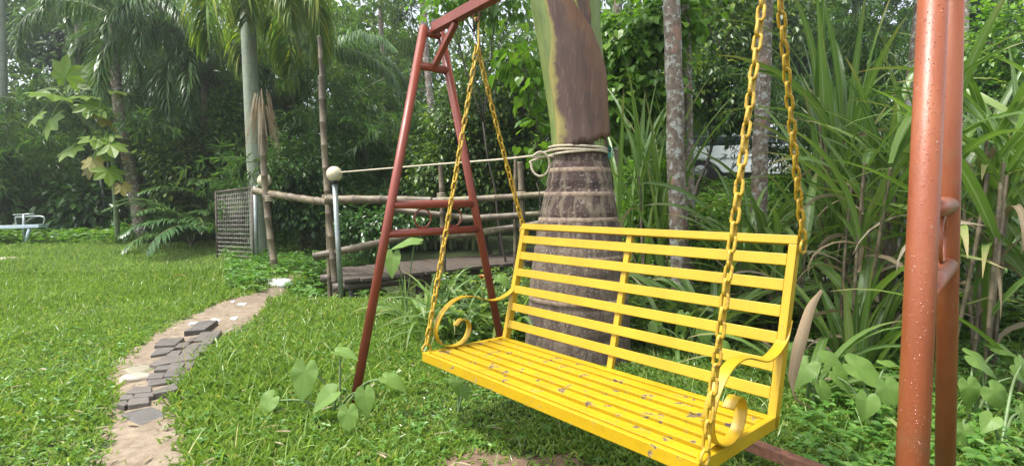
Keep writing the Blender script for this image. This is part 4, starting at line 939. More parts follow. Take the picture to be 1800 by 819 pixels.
m = MB(); n = 70; a = rng.uniform(0, 6.28, n); c = at(463, 190, 8.6)-fb
strips(m, c+np.stack([.10*np.cos(a), .10*np.sin(a), rng.uniform(0, .35, n)], -1), np.stack([.3*np.cos(a), .3*np.sin(a), np.full(n, -1.)], -1), None, rng.uniform(.3, .9, n), .02, .15, 4)
obj('dry_thatch', m.mesh('dry_thatch'), M['dry_leaf'], fence, label='dry fronds hanging from the leaning bamboo upright')
def lamp(label, u, vg, Y, rg, rp):
    g = gx(u+8, Y); top = at(u, vg, Y); t = thing('globe_lamp', label, 'lamp', tuple(g), 'globe garden lamps'); t0 = top-g
    m = MB(); tube(m, [(0, 0, -.1), t0-V3(0, 0, rg*1.05)], rp, 14); obj('pole', m.mesh('pole'), M['galv'], t)
    m = MB(); tube(m, [t0-V3(0, 0, rg*1.25), t0-V3(0, 0, rg*.85)], [rg*.42, rg*.55], 16); obj('collar', m.mesh('collar'), M['black'], t)
    bm = bmesh.new(); bmesh.ops.create_uvsphere(bm, u_segments=28, v_segments=18, radius=rg)
    for f in bm.faces: f.smooth = True
    me = bpy.data.meshes.new('globe'); bm.to_mesh(me); bm.free(); obj('globe', me, M['globe'], t, loc=tuple(t0)); return top
lamp_top = lamp('cream globe lamp on grey pipe in front of the bamboo fence', 589, 302, 6.9, .102, .034)
lamp('smaller cream globe lamp half hidden behind the leaning bamboo upright', 466, 312, 9.4, .120, .034)
# wire mesh gate
gb = gp(448, 459); gate = thing('mesh_gate', 'rusty wire mesh gate panel beside the pale green palm trunk', 'gate', tuple(gb)); Yg = gb[1]
c00, c10, c11, c01 = at(382, 454, Yg+.55)-gb, at(446, 462, Yg)-gb, at(444, 324, Yg)-gb, at(380, 331, Yg+.55)-gb
m = MB()
for a, b in ((c00, c10), (c10, c11), (c11, c01), (c01, c00)): tube(m, [a, b], .018, 6)
obj('frame', m.mesh('frame'), M['gate_steel'], gate); m = MB()
for i in range(1, 17): t = i/17; tube(m, [c00+(c01-c00)*t, c10+(c11-c10)*t+V3(0, .004, 0)], .0055, 5)
obj('horizontal_wires', m.mesh('horizontal_wires'), M['mesh_wire'], gate); m = MB()
for i in range(1, 20): t = i/20; tube(m, [c00+(c10-c00)*t+V3(0, .012, 0), c01+(c11-c01)*t+V3(0, .012, 0)], .0048, 5)
obj('vertical_wires', m.mesh('vertical_wires'), M['mesh_wire'], gate); m = MB(); tube(m, [at(451, 466, Yg)-gb-V3(0, 0, .1), at(449, 322, Yg)-gb], .035, 12); obj('gate_post', m.mesh('gate_post'), M['galv'], gate)
# rope from the lamp to the palm, wound round it
ra = lamp_top+V3(.08, -.02, .02); c_, r_ = trunk_c(cen(270)[2]); pts = [ra, at(760, 288, 5.9), at(870, 281, 4.9), at(938, 275, 4.22)]
m = MB(); base = ra.copy(); pth = list(smooth_path(pts, 8))
for k, x in enumerate(np.linspace(R(200), R(200)+2*np.pi*2.35, 90)):
    rr = r_+.02+.006*math.sin(5*x); pth.append(V3(c_[0]+rr*math.cos(x), c_[1]+rr*math.sin(x), c_[2]+.03*math.sin(x*.5+.4)-.01+.010*k/30))
tube(m, np.array(pth)-base, .010, 7); lp = at(952, 289, 3.78); lps = [at(975, 276, 3.84)]+[lp+V3(-.065*math.cos(x), .01*x, .085*math.sin(x)) for x in np.linspace(.6, 6.6, 22)]+[at(978, 272, 3.84)]
tube(m, smooth_path(np.array(lps), 3)-base, .009, 7); o = obj('rope', m.mesh('rope'), M['rope'], loc=tuple(base)); tag(o, 'cream rope strung from the globe lamp and wound round the big palm', 'rope')
# small plastic bow on the palm
m = MB(); c = at(1074, 268, 3.95)
for k in range(7): a = k*.9; strips(m, [V3(0, 0, 0)], [V3(math.cos(a), -.3, math.sin(a))], None, .07, .03, 1.2, 4)
o = obj('plastic_twist', m.mesh('plastic_twist'), simple('teal_plastic', (.10, .38, .34), .35), loc=tuple(c)); tag(o, 'teal plastic twist tied at the rope on the big palm', 'plastic')
# wooden footbridge
ctrl = np.array([(-2.75, 7.7, .12), (-1.2, 8.6, .16), (.6, 9.9, .22), (3.2, 12.4, .50), (6.3, 15.6, .98)]); cur = smooth_path(ctrl, 24)
br = thing('wooden_footbridge', 'low plank footbridge leading from the lawn behind the swing to the trees', 'footbridge', tuple(ctrl[0]))
seg = np.linalg.norm(np.diff(cur, axis=0), axis=1); cum = np.concatenate([[0], np.cumsum(seg)]); pos_ = 0.1
while pos_ < cum[-1]-.3:
    wdt = random.uniform(.20, .30); c = np.array([np.interp(pos_+wdt/2, cum, cur[:, k]) for k in range(3)]); c2 = np.array([np.interp(pos_+wdt/2+.2, cum, cur[:, k]) for k in range(3)])
    d = nrm(c2-c); s = nrm(np.cross(d, V3(0, 0, 1)))
    o = obj('plank', bbox((1.35+random.uniform(-.12, .12), wdt-.02, .05), .006, 1), M['wood'], br)
    o.matrix_local = Matrix.Translation(Vector(c-ctrl[0]+V3(0, 0, random.uniform(-.008, .008)))) @ Matrix((Vector(s), Vector(d), Vector(np.cross(s, d)))).transposed().to_4x4() @ Matrix.Rotation(random.uniform(-.05, .05), 4, 'Z'); pos_ += wdt
for sgn in (-.5, .5):
    m = MB(); q = cur[::4]; dd = nrm(np.gradient(q, axis=0)); s = nrm(np.cross(dd, V3(0, 0, 1))); tube(m, q+s*sgn-V3(0, 0, .10)-ctrl[0], .065, 8); obj('beam', m.mesh('beam'), M['wood'], br)
for i in range(4, len(cur), 14):
    p = cur[i]-ctrl[0]
    for sgn in (-.5, .5): m = MB(); tube(m, [p+V3(-.3*sgn, .4*sgn, -.15), p+V3(-.3*sgn, .4*sgn, -1.2)], .06, 8); obj('pile', m.mesh('pile'), M['wood'], br)

# ------------------------------------------------------------------ white truck
tp = at(1300, 330, 17.0); tr = thing('white_truck', 'white pickup truck parked beyond the areca trunks', 'truck', tuple(tp), rz=R(-4)); k = 17.0/FPX
def X(u): return (u-1300)*k
def Zt(v): return (330-v)*k
def extr(name, poly, y0, y1, mat, parent=tr, bev=.02):
    me = bpy.data.meshes.new(name); bm = bmesh.new(); a = [bm.verts.new((X(u), y0, Zt(v))) for u, v in poly]; b = [bm.verts.new((X(u), y1, Zt(v))) for u, v in poly]
    bm.faces.new(a); bm.faces.new(b[::-1]); n = len(poly)
    for i in range(n): bm.faces.new((a[i], b[i], b[(i+1) % n], a[(i+1) % n]))
    bmesh.ops.recalc_face_normals(bm, faces=bm.faces[:])
    if bev: bmesh.ops.bevel(bm, geom=bm.edges[:], offset=bev, segments=2, affect='EDGES')
    bm.to_mesh(me); bm.free(); return obj(name, me, M[mat], parent)
bed = extr('cargo_bed', [(1208, 263), (1323, 261), (1323, 309), (1272, 309), (1262, 297), (1248, 288), (1228, 286), (1215, 292), (1208, 305)], 0, 1.7, 'white_car')
extr('bed_trim', [(1212, 284), (1322, 282.5), (1322, 284), (1212, 285.5)], -.012, 0, 'galv', bed, 0)
extr('wheel_housing', [(1214, 304), (1216, 291), (1230, 284), (1250, 287), (1264, 298), (1276, 312), (1340, 312), (1340, 318), (1214, 318)], .08, 1.6, 'black', bed, 0)
cab = extr('cab', [(1328, 309), (1326, 262), (1330, 238), (1346, 226), (1378, 226), (1392, 258), (1428, 266), (1440, 282), (1440, 312), (1332, 312)], -.02, 1.72, 'white_car')
extr('side_window', [(1334, 260), (1337, 240), (1348, 231), (1360, 231), (1360, 260)], -.035, .0, 'glass', cab, .004)
extr('side_window', [(1363, 260), (1363, 231), (1376, 231), (1386, 260)], -.035, .0, 'glass', cab, .004)
extr('door', [(1331, 306), (1330, 263), (1362, 263), (1362, 306)], -.034, -.012, 'white_car', cab, .004); extr('door', [(1364, 306), (1364, 263), (1390, 263), (1392, 306)], -.034, -.012, 'white_car', cab, .004)
extr('door_handle', [(1352, 283), (1352, 280), (1358, 280), (1358, 283)], -.055, -.034, 'black', cab, 0); extr('mirror', [(1388, 258), (1388, 246), (1394, 246), (1396, 258)], -.22, -.05, 'black', cab, .01)
extr('roof_rack', [(1210, 247), (1325, 245), (1325, 242), (1210, 244)], .1, 1.6, 'galv', bed, 0); extr('canopy_glass', [(1212, 261), (1216, 248), (1322, 246), (1322, 260)], .06, 1.64, 'glass', bed, .004)
extr('bumper', [(1200, 306), (1200, 296), (1208, 296), (1208, 306)], .05, 1.65, 'black'); extr('head_lamp', [(1430, 276), (1430, 268), (1439, 272), (1440, 280)], -.03, .1, 'rim', cab, 0)
for u in (1234, 1404):
    for y0 in (.02, 1.5):
        c = V3(X(u), y0+.1, Zt(306)); m = MB(); tube(m, [c-V3(0, .10, 0), c-V3(0, .08, 0), c+V3(0, .08, 0), c+V3(0, .10, 0)], [.30, .34, .34, .30], 24); wh = obj('wheel', m.mesh('wheel'), M['tyre'], tr)
        m = MB(); tube(m, [c-V3(0, .115, 0), c-V3(0, .095, 0)], [.19, .21], 20)
        for q in range(6): a = q*math.pi/3; tube(m, [c-V3(0, .12, 0), c+V3(.17*math.cos(a), -.12, .17*math.sin(a))], .022, 5)
        obj('rim', m.mesh('rim'), M['rim'], wh)

# ------------------------------------------------------------------ pale blue plank stand, far left
sb = gp(44, 418); sw = thing('seesaw', 'pale blue plank on a metal stand at the far left lawn edge', 'play equipment', tuple(sb)); Ys = sb[1]
def P2(u, v, dy=0): return at(u, v, Ys+dy)-sb
box_between('plank', P2(-30, 388), P2(77, 386), .28, .075, M['blue_paint'], sw); m = MB(); tube(m, [P2(43, 366), P2(42, 392), P2(44, 420)], .035, 8); obj('post', m.mesh('post'), M['galv'], sw)
m = MB(); tube(m, [P2(52, 391, -.1), P2(46, 413, -.1)], .035, 8); obj('leg', m.mesh('leg'), M['blue_paint'], sw)
m = MB(); tube(m, [P2(24, 366), P2(62, 365)], .018, 6); tube(m, smooth_path([P2(29, 383), P2(28, 372), P2(34, 370), P2(76, 370), P2(77, 384)], 5), .02, 6); obj('handlebar', m.mesh('handlebar'), M['galv'], sw)

# ------------------------------------------------------------------ cane and strap leaved grasses
def cane(label, u, Y, n, L, w_, el=(50, 88), bend=(.6, 2.0), stalks=0, sh=1.5, dry=0, name='cane_grass', group=None, az=None, r=.12, lean=(0, 0), mat='cane_leaf', x=None, nseg=9):
    b = gx(u, Y) if x is None else V3(x, Y, hz(x, Y)); t = thing(name, label, 'cane grass', tuple(b), group); m = MB()
    a = rng.uniform(0, 6.28, n) if az is None else rng.uniform(az[0], az[1], n)
    e = R(1)*rng.uniform(el[0], el[1], n); D = np.stack([np.cos(a)*np.cos(e)+lean[0], np.sin(a)*np.cos(e)+lean[1], np.sin(e)], -1)
    rr = r*np.sqrt(rng.random(n)); P = np.stack([rr*np.cos(a), rr*np.sin(a), np.zeros(n)], -1)
    if stalks:
        mS = MB(); tops = []
        for k in range(stalks):
            aa = rng.uniform(0, 6.28); q = V3(r*math.cos(aa), r*math.sin(aa), 0); h_ = sh*rng.uniform(.7, 1.1); tpv = q+V3(rng.normal(0, .12)+lean[0]*h_, rng.normal(0, .12)+lean[1]*h_, h_)
            bamboo_pole(mS, q-V3(0, 0, .05), tpv, .013, .16, 7); tops.append((q, tpv))
        obj('stalk', mS.mesh('stalk'), M['dry_bamboo'], t)
        k = rng.integers(0, stalks, n); f = np.clip(rng.normal(.75, .28, n), .05, 1.02)[:, None]; Q = np.array([x_[0] for x_ in tops])[k]; W_ = np.array([x_[1] for x_ in tops])[k]; P = Q+(W_-Q)*f
    strips(m, P, D, rng.normal(0, .7, n), L*rng.uniform(.6, 1.1, n), w_*1.4*rng.uniform(.7, 1.15, n), rng.uniform(bend[0], bend[1], n), nseg, fold=.14); obj('leaves', m.mesh('leaves'), M[mat], t)
    if dry:
        dry = max(2, int(dry*.7)); m = MB(); a = rng.uniform(0, 6.28, dry); e = R(1)*rng.uniform(20, 75, dry); P2_ = P[rng.integers(0, n, dry)]*V3(1, 1, .8)
        strips(m, P2_, np.stack([np.cos(a)*np.cos(e), np.sin(a)*np.cos(e), np.sin(e)], -1), rng.normal(0, 1.2, dry), L*.75*rng.uniform(.5, 1, dry), w_*.7, rng.uniform(1.8, 3.0, dry), nseg); obj('dry_leaves', m.mesh('dry_leaves'), M['dry_leaf'], t)
    return t
cane('tall cane clump with upright leaves right of the double chain', 1462, 5.0, 44, 1.6, .060, (62, 89), (.2, 1.3), stalks=8, sh=1.85, dry=12)
cane('cane clump with long arching striped leaves reaching the near red leg', 1512, 3.9, 24, 1.35, .062, (30, 82), (.6, 1.9), stalks=6, sh=1.45, dry=14, r=.10)
cane('broad bladed cane shoot low between bench and near red leg', 1515, 3.7, 30, 1.0, .046, (60, 88), (.1, .9), dry=5, r=.16)
cane('cane clump with dry bent stalks on the right edge', 1745, 3.3, 36, 1.35, .055, (40, 87), (.5, 1.8), stalks=11, sh=1.6, dry=22, r=.28)
cane('upright cane leaves right behind the near red legs', 1705, 4.0, 34, 1.6, .060, (65, 89), (.15, 1.1), stalks=6, sh=1.4, dry=10, r=.2)
cane('cane clump at the far right corner with wide arching leaves', 1830, 3.6, 28, 1.6, .065, (40, 85), (.6, 1.9), stalks=6, sh=1.5, dry=8, r=.25)
cane('tall narrow grass blades between the big palm and areca trunk', 1148, 5.9, 54, 1.75, .042, (70, 89), (.1, 1.0), stalks=6, sh=1.35, dry=8, r=.16)
cane('cane clump behind the bench back near the front chain', 1290, 5.0, 34, 1.3, .055, (50, 88), (.4, 1.9), stalks=3, sh=.6, dry=6, r=.16)
cane('cane clump right behind the top rail of the bench', 1255, 4.4, 26, 1.15, .055, (45, 85), (.8, 2.2), dry=5, r=.14)
cane('cane leaves arching between the two near chains', 1385, 4.5, 26, 1.25, .055, (40, 85), (.7, 2.0), stalks=3, sh=.8, dry=6, r=.14)
cane('cane tuft low behind the right end of the bench', 1430, 3.3, 18, .8, .045, (25, 75), (.8, 2.0), dry=4, r=.10)
cane('dark cane thicket in the middle of the right background', 1600, 5.6, 40, 1.5, .055, (50, 88), (.4, 1.8), stalks=8, sh=1.3, dry=10, r=.35)
cane('slim cane left of the white spotted leaning trunk', 1545, 4.6, 34, 1.5, .05, (62, 89), (.2, 1.3), stalks=8, sh=1.5, dry=18, r=.22)
TU = 'grass tufts along the footbridge'
for (u, Y, n, L, w_, lab) in [(745, 4.9, 26, .75, .028, 'strap grass tuft left of the chain in front of the footbridge'), (795, 4.6, 30, .75, .026, 'strap grass tuft seen between the chain and the rear red leg'), (835, 4.9, 22, .65, .024, 'strap grass tuft just behind the rear red leg'),
                              (895, 4.5, 16, .95, .036, 'tall blade tuft right of the rear red leg'), (710, 5.4, 18, .55, .022, 'short grass tuft left of the taro at the footbridge'), (870, 5.2, 18, .6, .022, 'thin grass tuft beside the big palm base'), (770, 5.8, 20, .7, .024, 'grass tuft at the footbridge edge behind the arm scroll'),
                              (1190, 4.2, 24, .7, .03, 'strap grass tuft behind the bench slats right of the palm'), (1110, 4.6, 22, .6, .026, 'strap grass tuft at the right foot of the big palm')]:
    cane(lab, u, Y, n, L, w_, (35, 86), (.8, 2.4), dry=5, name='grass_tuft', group=TU, r=.12, nseg=7)
# the big dry leaf hanging beside the bench
o0 = at(1442, 517, 2.45); pth = [at(u, v, y) for u, v, y in [(1442, 517, 2.45), (1422, 548, 2.4), (1408, 590, 2.36), (1394, 640, 2.33), (1388, 680, 2.32), (1396, 708, 2.32), (1425, 724, 2.36)]]
pth = smooth_path(pth, 6); n = len(pth); tn = nrm(np.gradient(pth, axis=0)); sd2 = nrm(np.cross(tn, V3(.25, 1, .1))); wd = .055*np.array([np.interp(i/(n-1), [0, .15, .4, .6, .72, 1], [.25, .75, 1, .7, .2, .1]) for i in range(n)])
m = MB(); Vs, lf, F = [], [], []
for i in range(n):
    Vs += [pth[i]-sd2[i]*wd[i]*.5+V3(0, -.006, 0), pth[i], pth[i]+sd2[i]*wd[i]*.5+V3(0, -.006, 0)]; t = i/(n-1); lf += [(-1, t, 1), (0, t, 1), (1, t, 1)]
    if i: a = (i-1)*3; F += [(a, a+1, a+4, a+3), (a+1, a+2, a+5, a+4)]
m.add(np.array(Vs)-o0, np.array(F), lf=np.array(lf)); o = obj('dry_cane_leaf', m.mesh('dry_cane_leaf'), M['dry_big'], loc=tuple(o0)); tag(o, 'large dry tan leaf hanging beside the right end of the bench', 'dry leaf')
sol = o.modifiers.new('thickness', 'SOLIDIFY'); sol.thickness = .0015

# ------------------------------------------------------------------ taro plants
def taro_template(fold=.10, curl=.24, wav=.012, wx=1.0):
    na, nr = 36, 5; V = [(0, 0, 0)]; lf = [(0, 0, 1)]
    for j in range(1, nr+1):
        f = j/nr
        for i in range(na):
            a = 2*math.pi*i/na; d = abs(((a+math.pi) % (2*math.pi))-math.pi)          # 0 = tip, pi = notch
            r = np.interp(d, [0, .12, .35, .75, 1.3, 1.9, 2.4, 2.75, 2.98, math.pi], [1.06, .90, .72, .58, .52, .50, .51, .47, .30, .16])
            x, y = math.sin(a)*r*f*wx, math.cos(a)*r*f
            V.append((x, y, fold*abs(x)-curl*max(y, 0)**2-.20*max(-y, 0)**1.5+wav*math.sin(a*5+1)*f*f)); lf.append((((a+math.pi) % (2*math.pi))-math.pi, f, 1))
    F3 = [(0, 1+(i+1) % na, 1+i) for i in range(na)]; F4 = []
    for j in range(nr-1):
        for i in range(na): k = (i+1) % na; F4.append((1+j*na+i, 1+j*na+k, 1+(j+1)*na+k, 1+(j+1)*na+i))
    return np.array(V), np.array(lf), [np.array(F3), np.array(F4)]
TAROS = [taro_template(.22, .12, .02, .9), taro_template(.05, .38, .03, 1.0), taro_template(.32, .25, .015, 1.06), taro_template(.12, .05, .035, .96), taro_template(-.15, .45, .025, 1.05)]
def taro(label, u, Y, leaves, x=None, group=None):
    """leaves: (u, v, depth, length px, tip direction in the picture (dx, dy down), facing up amount)"""
    b = gx(u, Y); t = thing('taro_plant', label, 'taro', tuple(b), group)
    for (lu, lv, ly, lpx, (dx, dz), face) in leaves:
        c = at(lu, lv, ly)-b; D = V3(dx, -.25, -dz); m = MB(); size = lpx/FPX*ly*.62*rng.uniform(.88, 1.08)
        nn = V3(rng.normal(0, .15), -1+face, .25+face)
        inst(m, TAROS[rng.integers(0, 5)], [c], [D], [nn], [size], [size*.98]); obj('leaf', m.mesh('leaf'), M['taro'], t)
        m = MB(); tube(m, smooth_path([V3(rng.normal(0, .02), rng.normal(0, .02), -.02), c*V3(.5, .5, .75)+V3(0, .02, 0), c-V3(0, -.006, .004)], 5), np.linspace(.009, .004, 11), 6); obj('petiole', m.mesh('petiole'), M['petiole'], t)
taro('taro plant around the foot of the far front red leg', 585, 3.0, [(533, 648, 3.0, 82, (-.05, 1), .15), (470, 698, 2.95, 66, (-.7, .75), .5), (595, 615, 3.1, 60, (1, .25), .85), (680, 662, 2.9, 64, (1, .35), .85), (578, 690, 2.85, 66, (-.8, .55), .45), (638, 690, 2.75, 66, (.15, 1), .2), (608, 722, 2.7, 72, (.1, 1), .1)])
taro('pair of taro leaves under the front edge of the bench', 805, 2.95, [(798, 668, 2.95, 42, (.1, 1), .3), (812, 682, 2.9, 36, (.3, 1), .4)])
taro('taro with two big leaves beside the footbridge left of the chain', 715, 5.2, [(690, 450, 5.2, 56, (-.05, 1), .1), (728, 425, 5.25, 62, (-.9, .15), .7)])
taro('taro leaf at the right of the rear red leg', 900, 4.9, [(880, 490, 4.9, 40, (.8, .5), .6), (862, 512, 4.8, 34, (.2, .9), .4)])
TG = 'taro plants right of the bench'
taro('taro with heart shaped leaves just left of the near red leg', 1550, 2.75, [(1555, 690, 2.7, 78, (.15, 1), .2), (1560, 648, 2.8, 70, (1, .1), .9), (1505, 655, 2.85, 92, (.6, .4), .6), (1468, 668, 2.9, 62, (.5, .7), .4), (1520, 712, 2.6, 60, (-.3, 1), .3)], group=TG)
taro('broad taro leaves low beside the dry hanging leaf', 1440, 3.0, [(1415, 650, 3.0, 72, (-.5, .6), .5), (1440, 690, 2.9, 66, (.3, .9), .3), (1450, 640, 3.1, 60, (.7, .3), .7), (1398, 622, 3.1, 52, (-.2, 1), .3)], group=TG)
taro('cluster of taro leaves to the right of the near rear red leg', 1725, 2.75, [(1700, 690, 2.7, 74, (.1, 1), .2), (1715, 640, 2.85, 84, (.7, .4), .6), (1755, 625, 3.0, 72, (.9, .2), .8), (1745, 700, 2.6, 70, (.6, .8), .4), (1785, 672, 2.75, 66, (.6, .6), .5), (1690, 770, 2.35, 62, (-.2, 1), .3)], group=TG)
taro('light taro leaves in the bottom right corner', 1790, 2.4, [(1780, 802, 2.2, 46, (.9, .2), .9), (1792, 735, 2.4, 60, (.2, 1), .3), (1738, 748, 2.4, 54, (-.7, .6), .5), (1795, 650, 2.7, 60, (.3, .8), .4)], group=TG)
taro('taro leaves along the foot of the left hedge by the blue plank', 80, 15.0, [(62, 400, 15, 34, (-.8, .5), .5), (85, 402, 15, 36, (.6, .5), .5), (35, 408, 15, 30, (-.5, .8), .5), (100, 396, 15.1, 26, (.9, .2), .7), (20, 412, 14.8, 30, (-.8, .4), .6)])
taro('taro leaf clump at the foot of the support post', 212, 14.4, [(212, 400, 14.4, 28, (.7, .5), .6), (225, 404, 14.3, 22, (.2, .8), .4)])
taro('small taro plants behind the bench slats at right', 1230, 3.9, [(1200, 560, 3.9, 44, (-.3, .9), .4), (1232, 590, 3.8, 46, (.4, .9), .4), (1270, 610, 3.7, 44, (.7, .5), .6), (1150, 575, 4.0, 36, (-.5, .7), .5)])
# small orange flowers
for u, v, Y, lb in ((846, 490, 4.9, 'single orange flower beside the rear red leg'), (231, 393, 14.6, 'orange flower at the foot of the left hedge')):
    c = at(u, v, Y); b = gx(u, Y); t = thing('orange_flower', lb, 'flower', tuple(b)); m = MB(); s_ = .035 if Y < 8 else .09
    a = np.linspace(0, 6.28, 9)[:-1]; strips(m, np.tile(c-b, (8, 1)), np.stack([np.cos(a)*.5, np.sin(a)*.5, np.full(8, .9)], -1), None, s_*1.6, s_*.8, .6, 3); obj('petals', m.mesh('petals'), M['orange'], t)
    m = MB(); tube(m, [(0, 0, 0), c-b], .004, 5); obj('stem', m.mesh('stem'), M['petiole'], t)

# ------------------------------------------------------------------ lawn, herbs, distant wood (stuff)
def keep_mask(x, y):
    jx, jy = x+rng.normal(0, .05, len(x)), y+rng.normal(0, .05, len(x))
    ok = sdist(jx, jy, path_poly) < .015; s = in_poly(jx, jy, soil_poly); ok &= ~(s & (rng.random(len(x)) > .10)); return ok
def scatter(n, y0, y1, xl, xr, power=1.0):
    y = y0+(y1-y0)*rng.random(n)**power; a = rng.random(n); lo, hi = xl(y), xr(y); x = lo+(hi-lo)*a; return x, y
lawn = bpy.data.objects.new('lawn_grass', None)
def blades(name, mat, n, y0, y1, xl, xr, L, W, power=1.0, el=(15, 75), nseg=3, label=None, dens=None):
    x, y = scatter(n, y0, y1, xl, xr, power); k = keep_mask(x, y)
    patch = np.sin(x*1.9+np.sin(y*1.3)*1.5)*np.sin(y*2.3+np.cos(x*1.1))
    k &= rng.random(len(x)) < .72+.28*patch
    x, y, patch = x[k], y[k], patch[k]; n = len(x)
    a = rng.uniform(0, 6.28, n); e = R(1)*rng.uniform(el[0], el[1], n); big_ = np.sin(x*.9+1.3*np.sin(y*.7+.4))*np.sin(y*1.05+.8*np.cos(x*.6)); sc_ = 1+.3*patch+.35*big_
    D = np.stack([np.cos(a)*np.cos(e), np.sin(a)*np.cos(e), np.sin(e)], -1); m = MB()
    if nseg == 2:
        GL = T_([(0, 0, 0), (.5, .45, .16), (0, 1, -.02), (-.5, .45, .16)], [(0, 0, 1), (1, .4, 1), (0, 1, 1), (-1, .4, 1)], [(0, 1, 2), (0, 2, 3)])
        Ls = L*rng.uniform(.55, 1.25, n)*sc_; inst(m, GL, np.stack([x, y, height(x, y)-.004+rng.uniform(0, .012, n)], -1), D, V3(0, 0, 1)+rng.normal(0, .45, (n, 3)), Ls, W*rng.uniform(.7, 1.2, n))
    else: strips(m, np.stack([x, y, height(x, y)-.004], -1), D, rng.normal(0, .6, n), L*rng.uniform(.55, 1.25, n)*sc_, W*rng.uniform(.7, 1.2, n), rng.uniform(.3, 1.6, n), nseg, fold=.1, prof=lambda t: min(1, .6+1.6*t)*(1-t**2.2))
    return obj(name, m.mesh(name, False), mat, kind='stuff')
nearL = lambda y: -1.12*y-.8
o = blades('lawn_grass', M['grass'], 300000, 1.6, 5.2, nearL, lambda y: 1.12*y+.6, .058, .0115, 1.35, el=(8, 66), nseg=2); o['label'] = 'short broad bladed lawn grass around the swing'; o['category'] = 'grass'
o = blades('lawn_grass', M['grass'], 140000, 5.2, 9.0, nearL, lambda y: np.where(y < 6.5, .25*y, -1.6), .070, .014, 1.0, el=(15, 80), nseg=2); o['label'] = 'lawn grass in the middle distance left of the swing'; o['category'] = 'grass'
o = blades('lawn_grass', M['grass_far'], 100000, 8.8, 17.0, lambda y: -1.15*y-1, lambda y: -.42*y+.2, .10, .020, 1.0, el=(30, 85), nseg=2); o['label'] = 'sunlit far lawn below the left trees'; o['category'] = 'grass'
o = blades('lawn_grass', M['grass'], 11000, 1.5, 8.0, nearL, lambda y: np.where(y < 5.5, 1.12*y+.6, -1.2), .17, .007, 1.0, el=(40, 88), nseg=4); o['label'] = 'scattered taller grass blades standing above the lawn'; o['category'] = 'grass'
def herbs(name, label, n, y0, y1, xl, xr, size, mat, hmax=.12, stems=.0, T=LEAF4, wr=.7):
    x, y = scatter(n, y0, y1, xl, xr); k = keep_mask(x, y); x, y = x[k], y[k]; n = len(x); per = 4; z = height(x, y)+rng.uniform(.01, hmax, n)
    P = np.repeat(np.stack([x, y, z], -1), per, 0); a = np.tile(np.arange(per)*1.57, n)+np.repeat(rng.uniform(0, 6.28, n), per)
    D = np.stack([np.cos(a), np.sin(a), rng.uniform(-.3, .5, n*per)], -1); s = np.repeat(size*rng.uniform(.6, 1.3, n), per); m = MB()
    inst(m, T, P, D, V3(0, 0, 1)+rng.normal(0, .25, (n*per, 3)), s, s*wr); o = obj(name, m.mesh(name, False), M[mat], kind='stuff'); o['label'] = label; o['category'] = 'ground cover'; return o
herbs('ground_herbs', 'low round leaved weeds among the grass around the bench', 5600, 1.5, 5.0, lambda y: -1.12*y-.8, lambda y: 1.15*y+.6, .026, 'herb', .06)
herbs('ground_herbs', 'lush green weeds on the right between bench and cane', 3000, 1.4, 4.6, lambda y: .55*y, lambda y: 1.2*y+.7, .040, 'herb', .14)
herbs('ground_herbs', 'leafy undergrowth on the ground behind the bench and palm', 7500, 4.2, 9.0, lambda y: -.15*y, lambda y: 1.1*y+.5, .075, 'bush_leaf', .35)
herbs('ground_herbs', 'rough green weeds on the bank below the white truck', 5000, 9.0, 18.5, lambda y: .12*y, lambda y: .85*y, .13, 'bright_leaf', .30)
herbs('ground_herbs', 'rough weeds along the far lawn edge', 3500, 12.5, 17.5, lambda y: -1.1*y, lambda y: -.42*y, .12, 'bright_leaf', .30)
herbs('ground_herbs', 'weeds beside the gate and fence foot', 1800, 7.0, 11.0, lambda y: -.55*y, lambda y: -.25*y, .07, 'herb', .22)
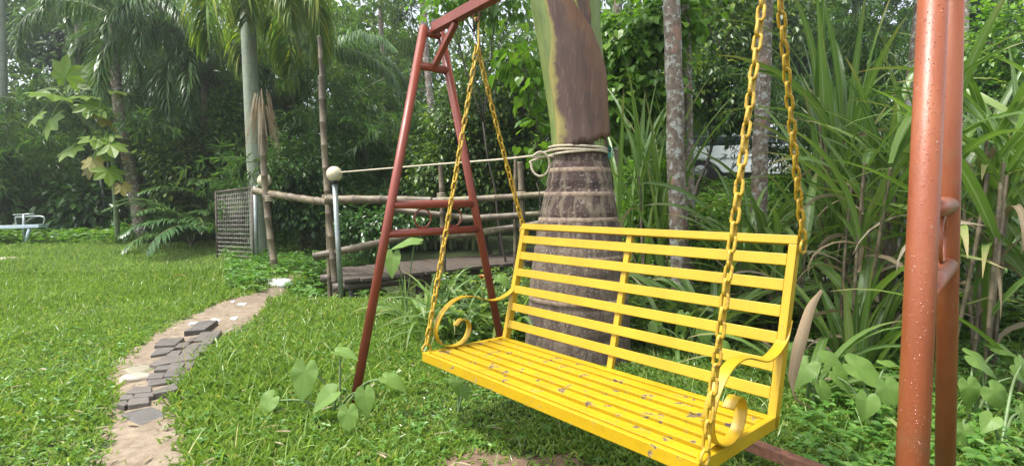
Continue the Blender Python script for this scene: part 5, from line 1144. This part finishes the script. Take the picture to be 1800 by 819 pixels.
# dead leaves and straw on the path and lawn
m = MB(); n = 900; x, y = scatter(n, 1.6, 7, lambda y: -1.0*y, lambda y: .3*y); k = in_poly(x, y, path_poly) | (rng.random(n) < .35); x, y = x[k], y[k]; n = len(x); a = rng.uniform(0, 6.28, n)
strips(m, np.stack([x, y, height(x, y)+np.where(in_poly(x, y, path_poly), .024, .05)], -1), np.stack([np.cos(a), np.sin(a), np.full(n, .05)], -1), None, rng.uniform(.03, .10, n), .004+.02*rng.random(n)**3, .1, 2); o = obj('leaf_litter', m.mesh('leaf_litter'), M['dry_leaf'], kind='stuff'); o['label'] = 'dry straw bits scattered on the path'; o['category'] = 'litter'
c = gp(304, 485, .06); m = MB(); strips(m, [V3(0, 0, 0)], [V3(.9, -.2, .25)], None, .24, .09, .5, 6); o = obj('yellow_leaf', m.mesh('yellow_leaf'), M['papaya_old'], loc=tuple(c)); tag(o, 'single fallen yellow leaf on the left lawn', 'leaf')

# the wooded hillside behind everything
def wood(name, label, n, y0, y1, leaf, mat, top):
    y = rng.uniform(y0, y1, n); u = rng.uniform(-500, 2300, n); x = (u-900)/FPX*y; g = height(x, y)
    vt = np.interp(u, [t[0] for t in top], [t[1] for t in top]); vt = vt+18*np.sin(u*.043)+14*np.sin(u*.11+y)
    zt = CZ+(351-vt)/FPX*y; z = g+(zt-g)*rng.random(n)**.75; z += rng.normal(0, .25, n)
    d = rand_dir(n, -.5); m = MB(); s = leaf*rng.uniform(.6, 1.3, n); inst(m, LEAF4, np.stack([x, y, z], -1), d, V3(0, -.5, 1)+rng.normal(0, .5, (n, 3)), s, s*.5)
    o = obj(name, m.mesh(name, False), M[mat], kind='stuff'); o['label'] = label; o['category'] = 'woodland'; return o
TOP = [(-500, -60), (0, -60), (400, -40), (640, -10), (720, 55), (830, 60), (900, 0), (1000, -30), (1380, 0), (1440, 70), (1500, 90), (1570, 70), (1620, 0), (1750, -20), (2300, -60)]
wood('distant_wood', 'dense green wood filling the background', 36000, 22, 30, .45, 'forest', TOP)
wood('distant_wood', 'dark thicket at the foot of the background trees', 22000, 17.5, 22, .32, 'forest', [(a, b+190) for a, b in TOP])

# haze volume over the whole place, added to lift the dark background
hb_ = bpy.data.meshes.new('haze'); bm = bmesh.new(); bmesh.ops.create_cube(bm, size=1); bmesh.ops.scale(bm, vec=(150, 140, 24), verts=bm.verts); bm.to_mesh(hb_); bm.free()
hm = bpy.data.materials.new('haze'); hm.use_nodes = True; hm.node_tree.nodes.clear(); ho = hm.node_tree.nodes.new('ShaderNodeOutputMaterial'); hv = hm.node_tree.nodes.new('ShaderNodeVolumePrincipled')
hv.inputs['Color'].default_value = (.93, .97, .95, 1); hv.inputs['Density'].default_value = .0022; hv.inputs['Anisotropy'].default_value = .55; hm.node_tree.links.new(hv.outputs[0], ho.inputs['Volume'])
o = obj('haze', hb_, hm, loc=(0, 48, 10), kind='stuff')
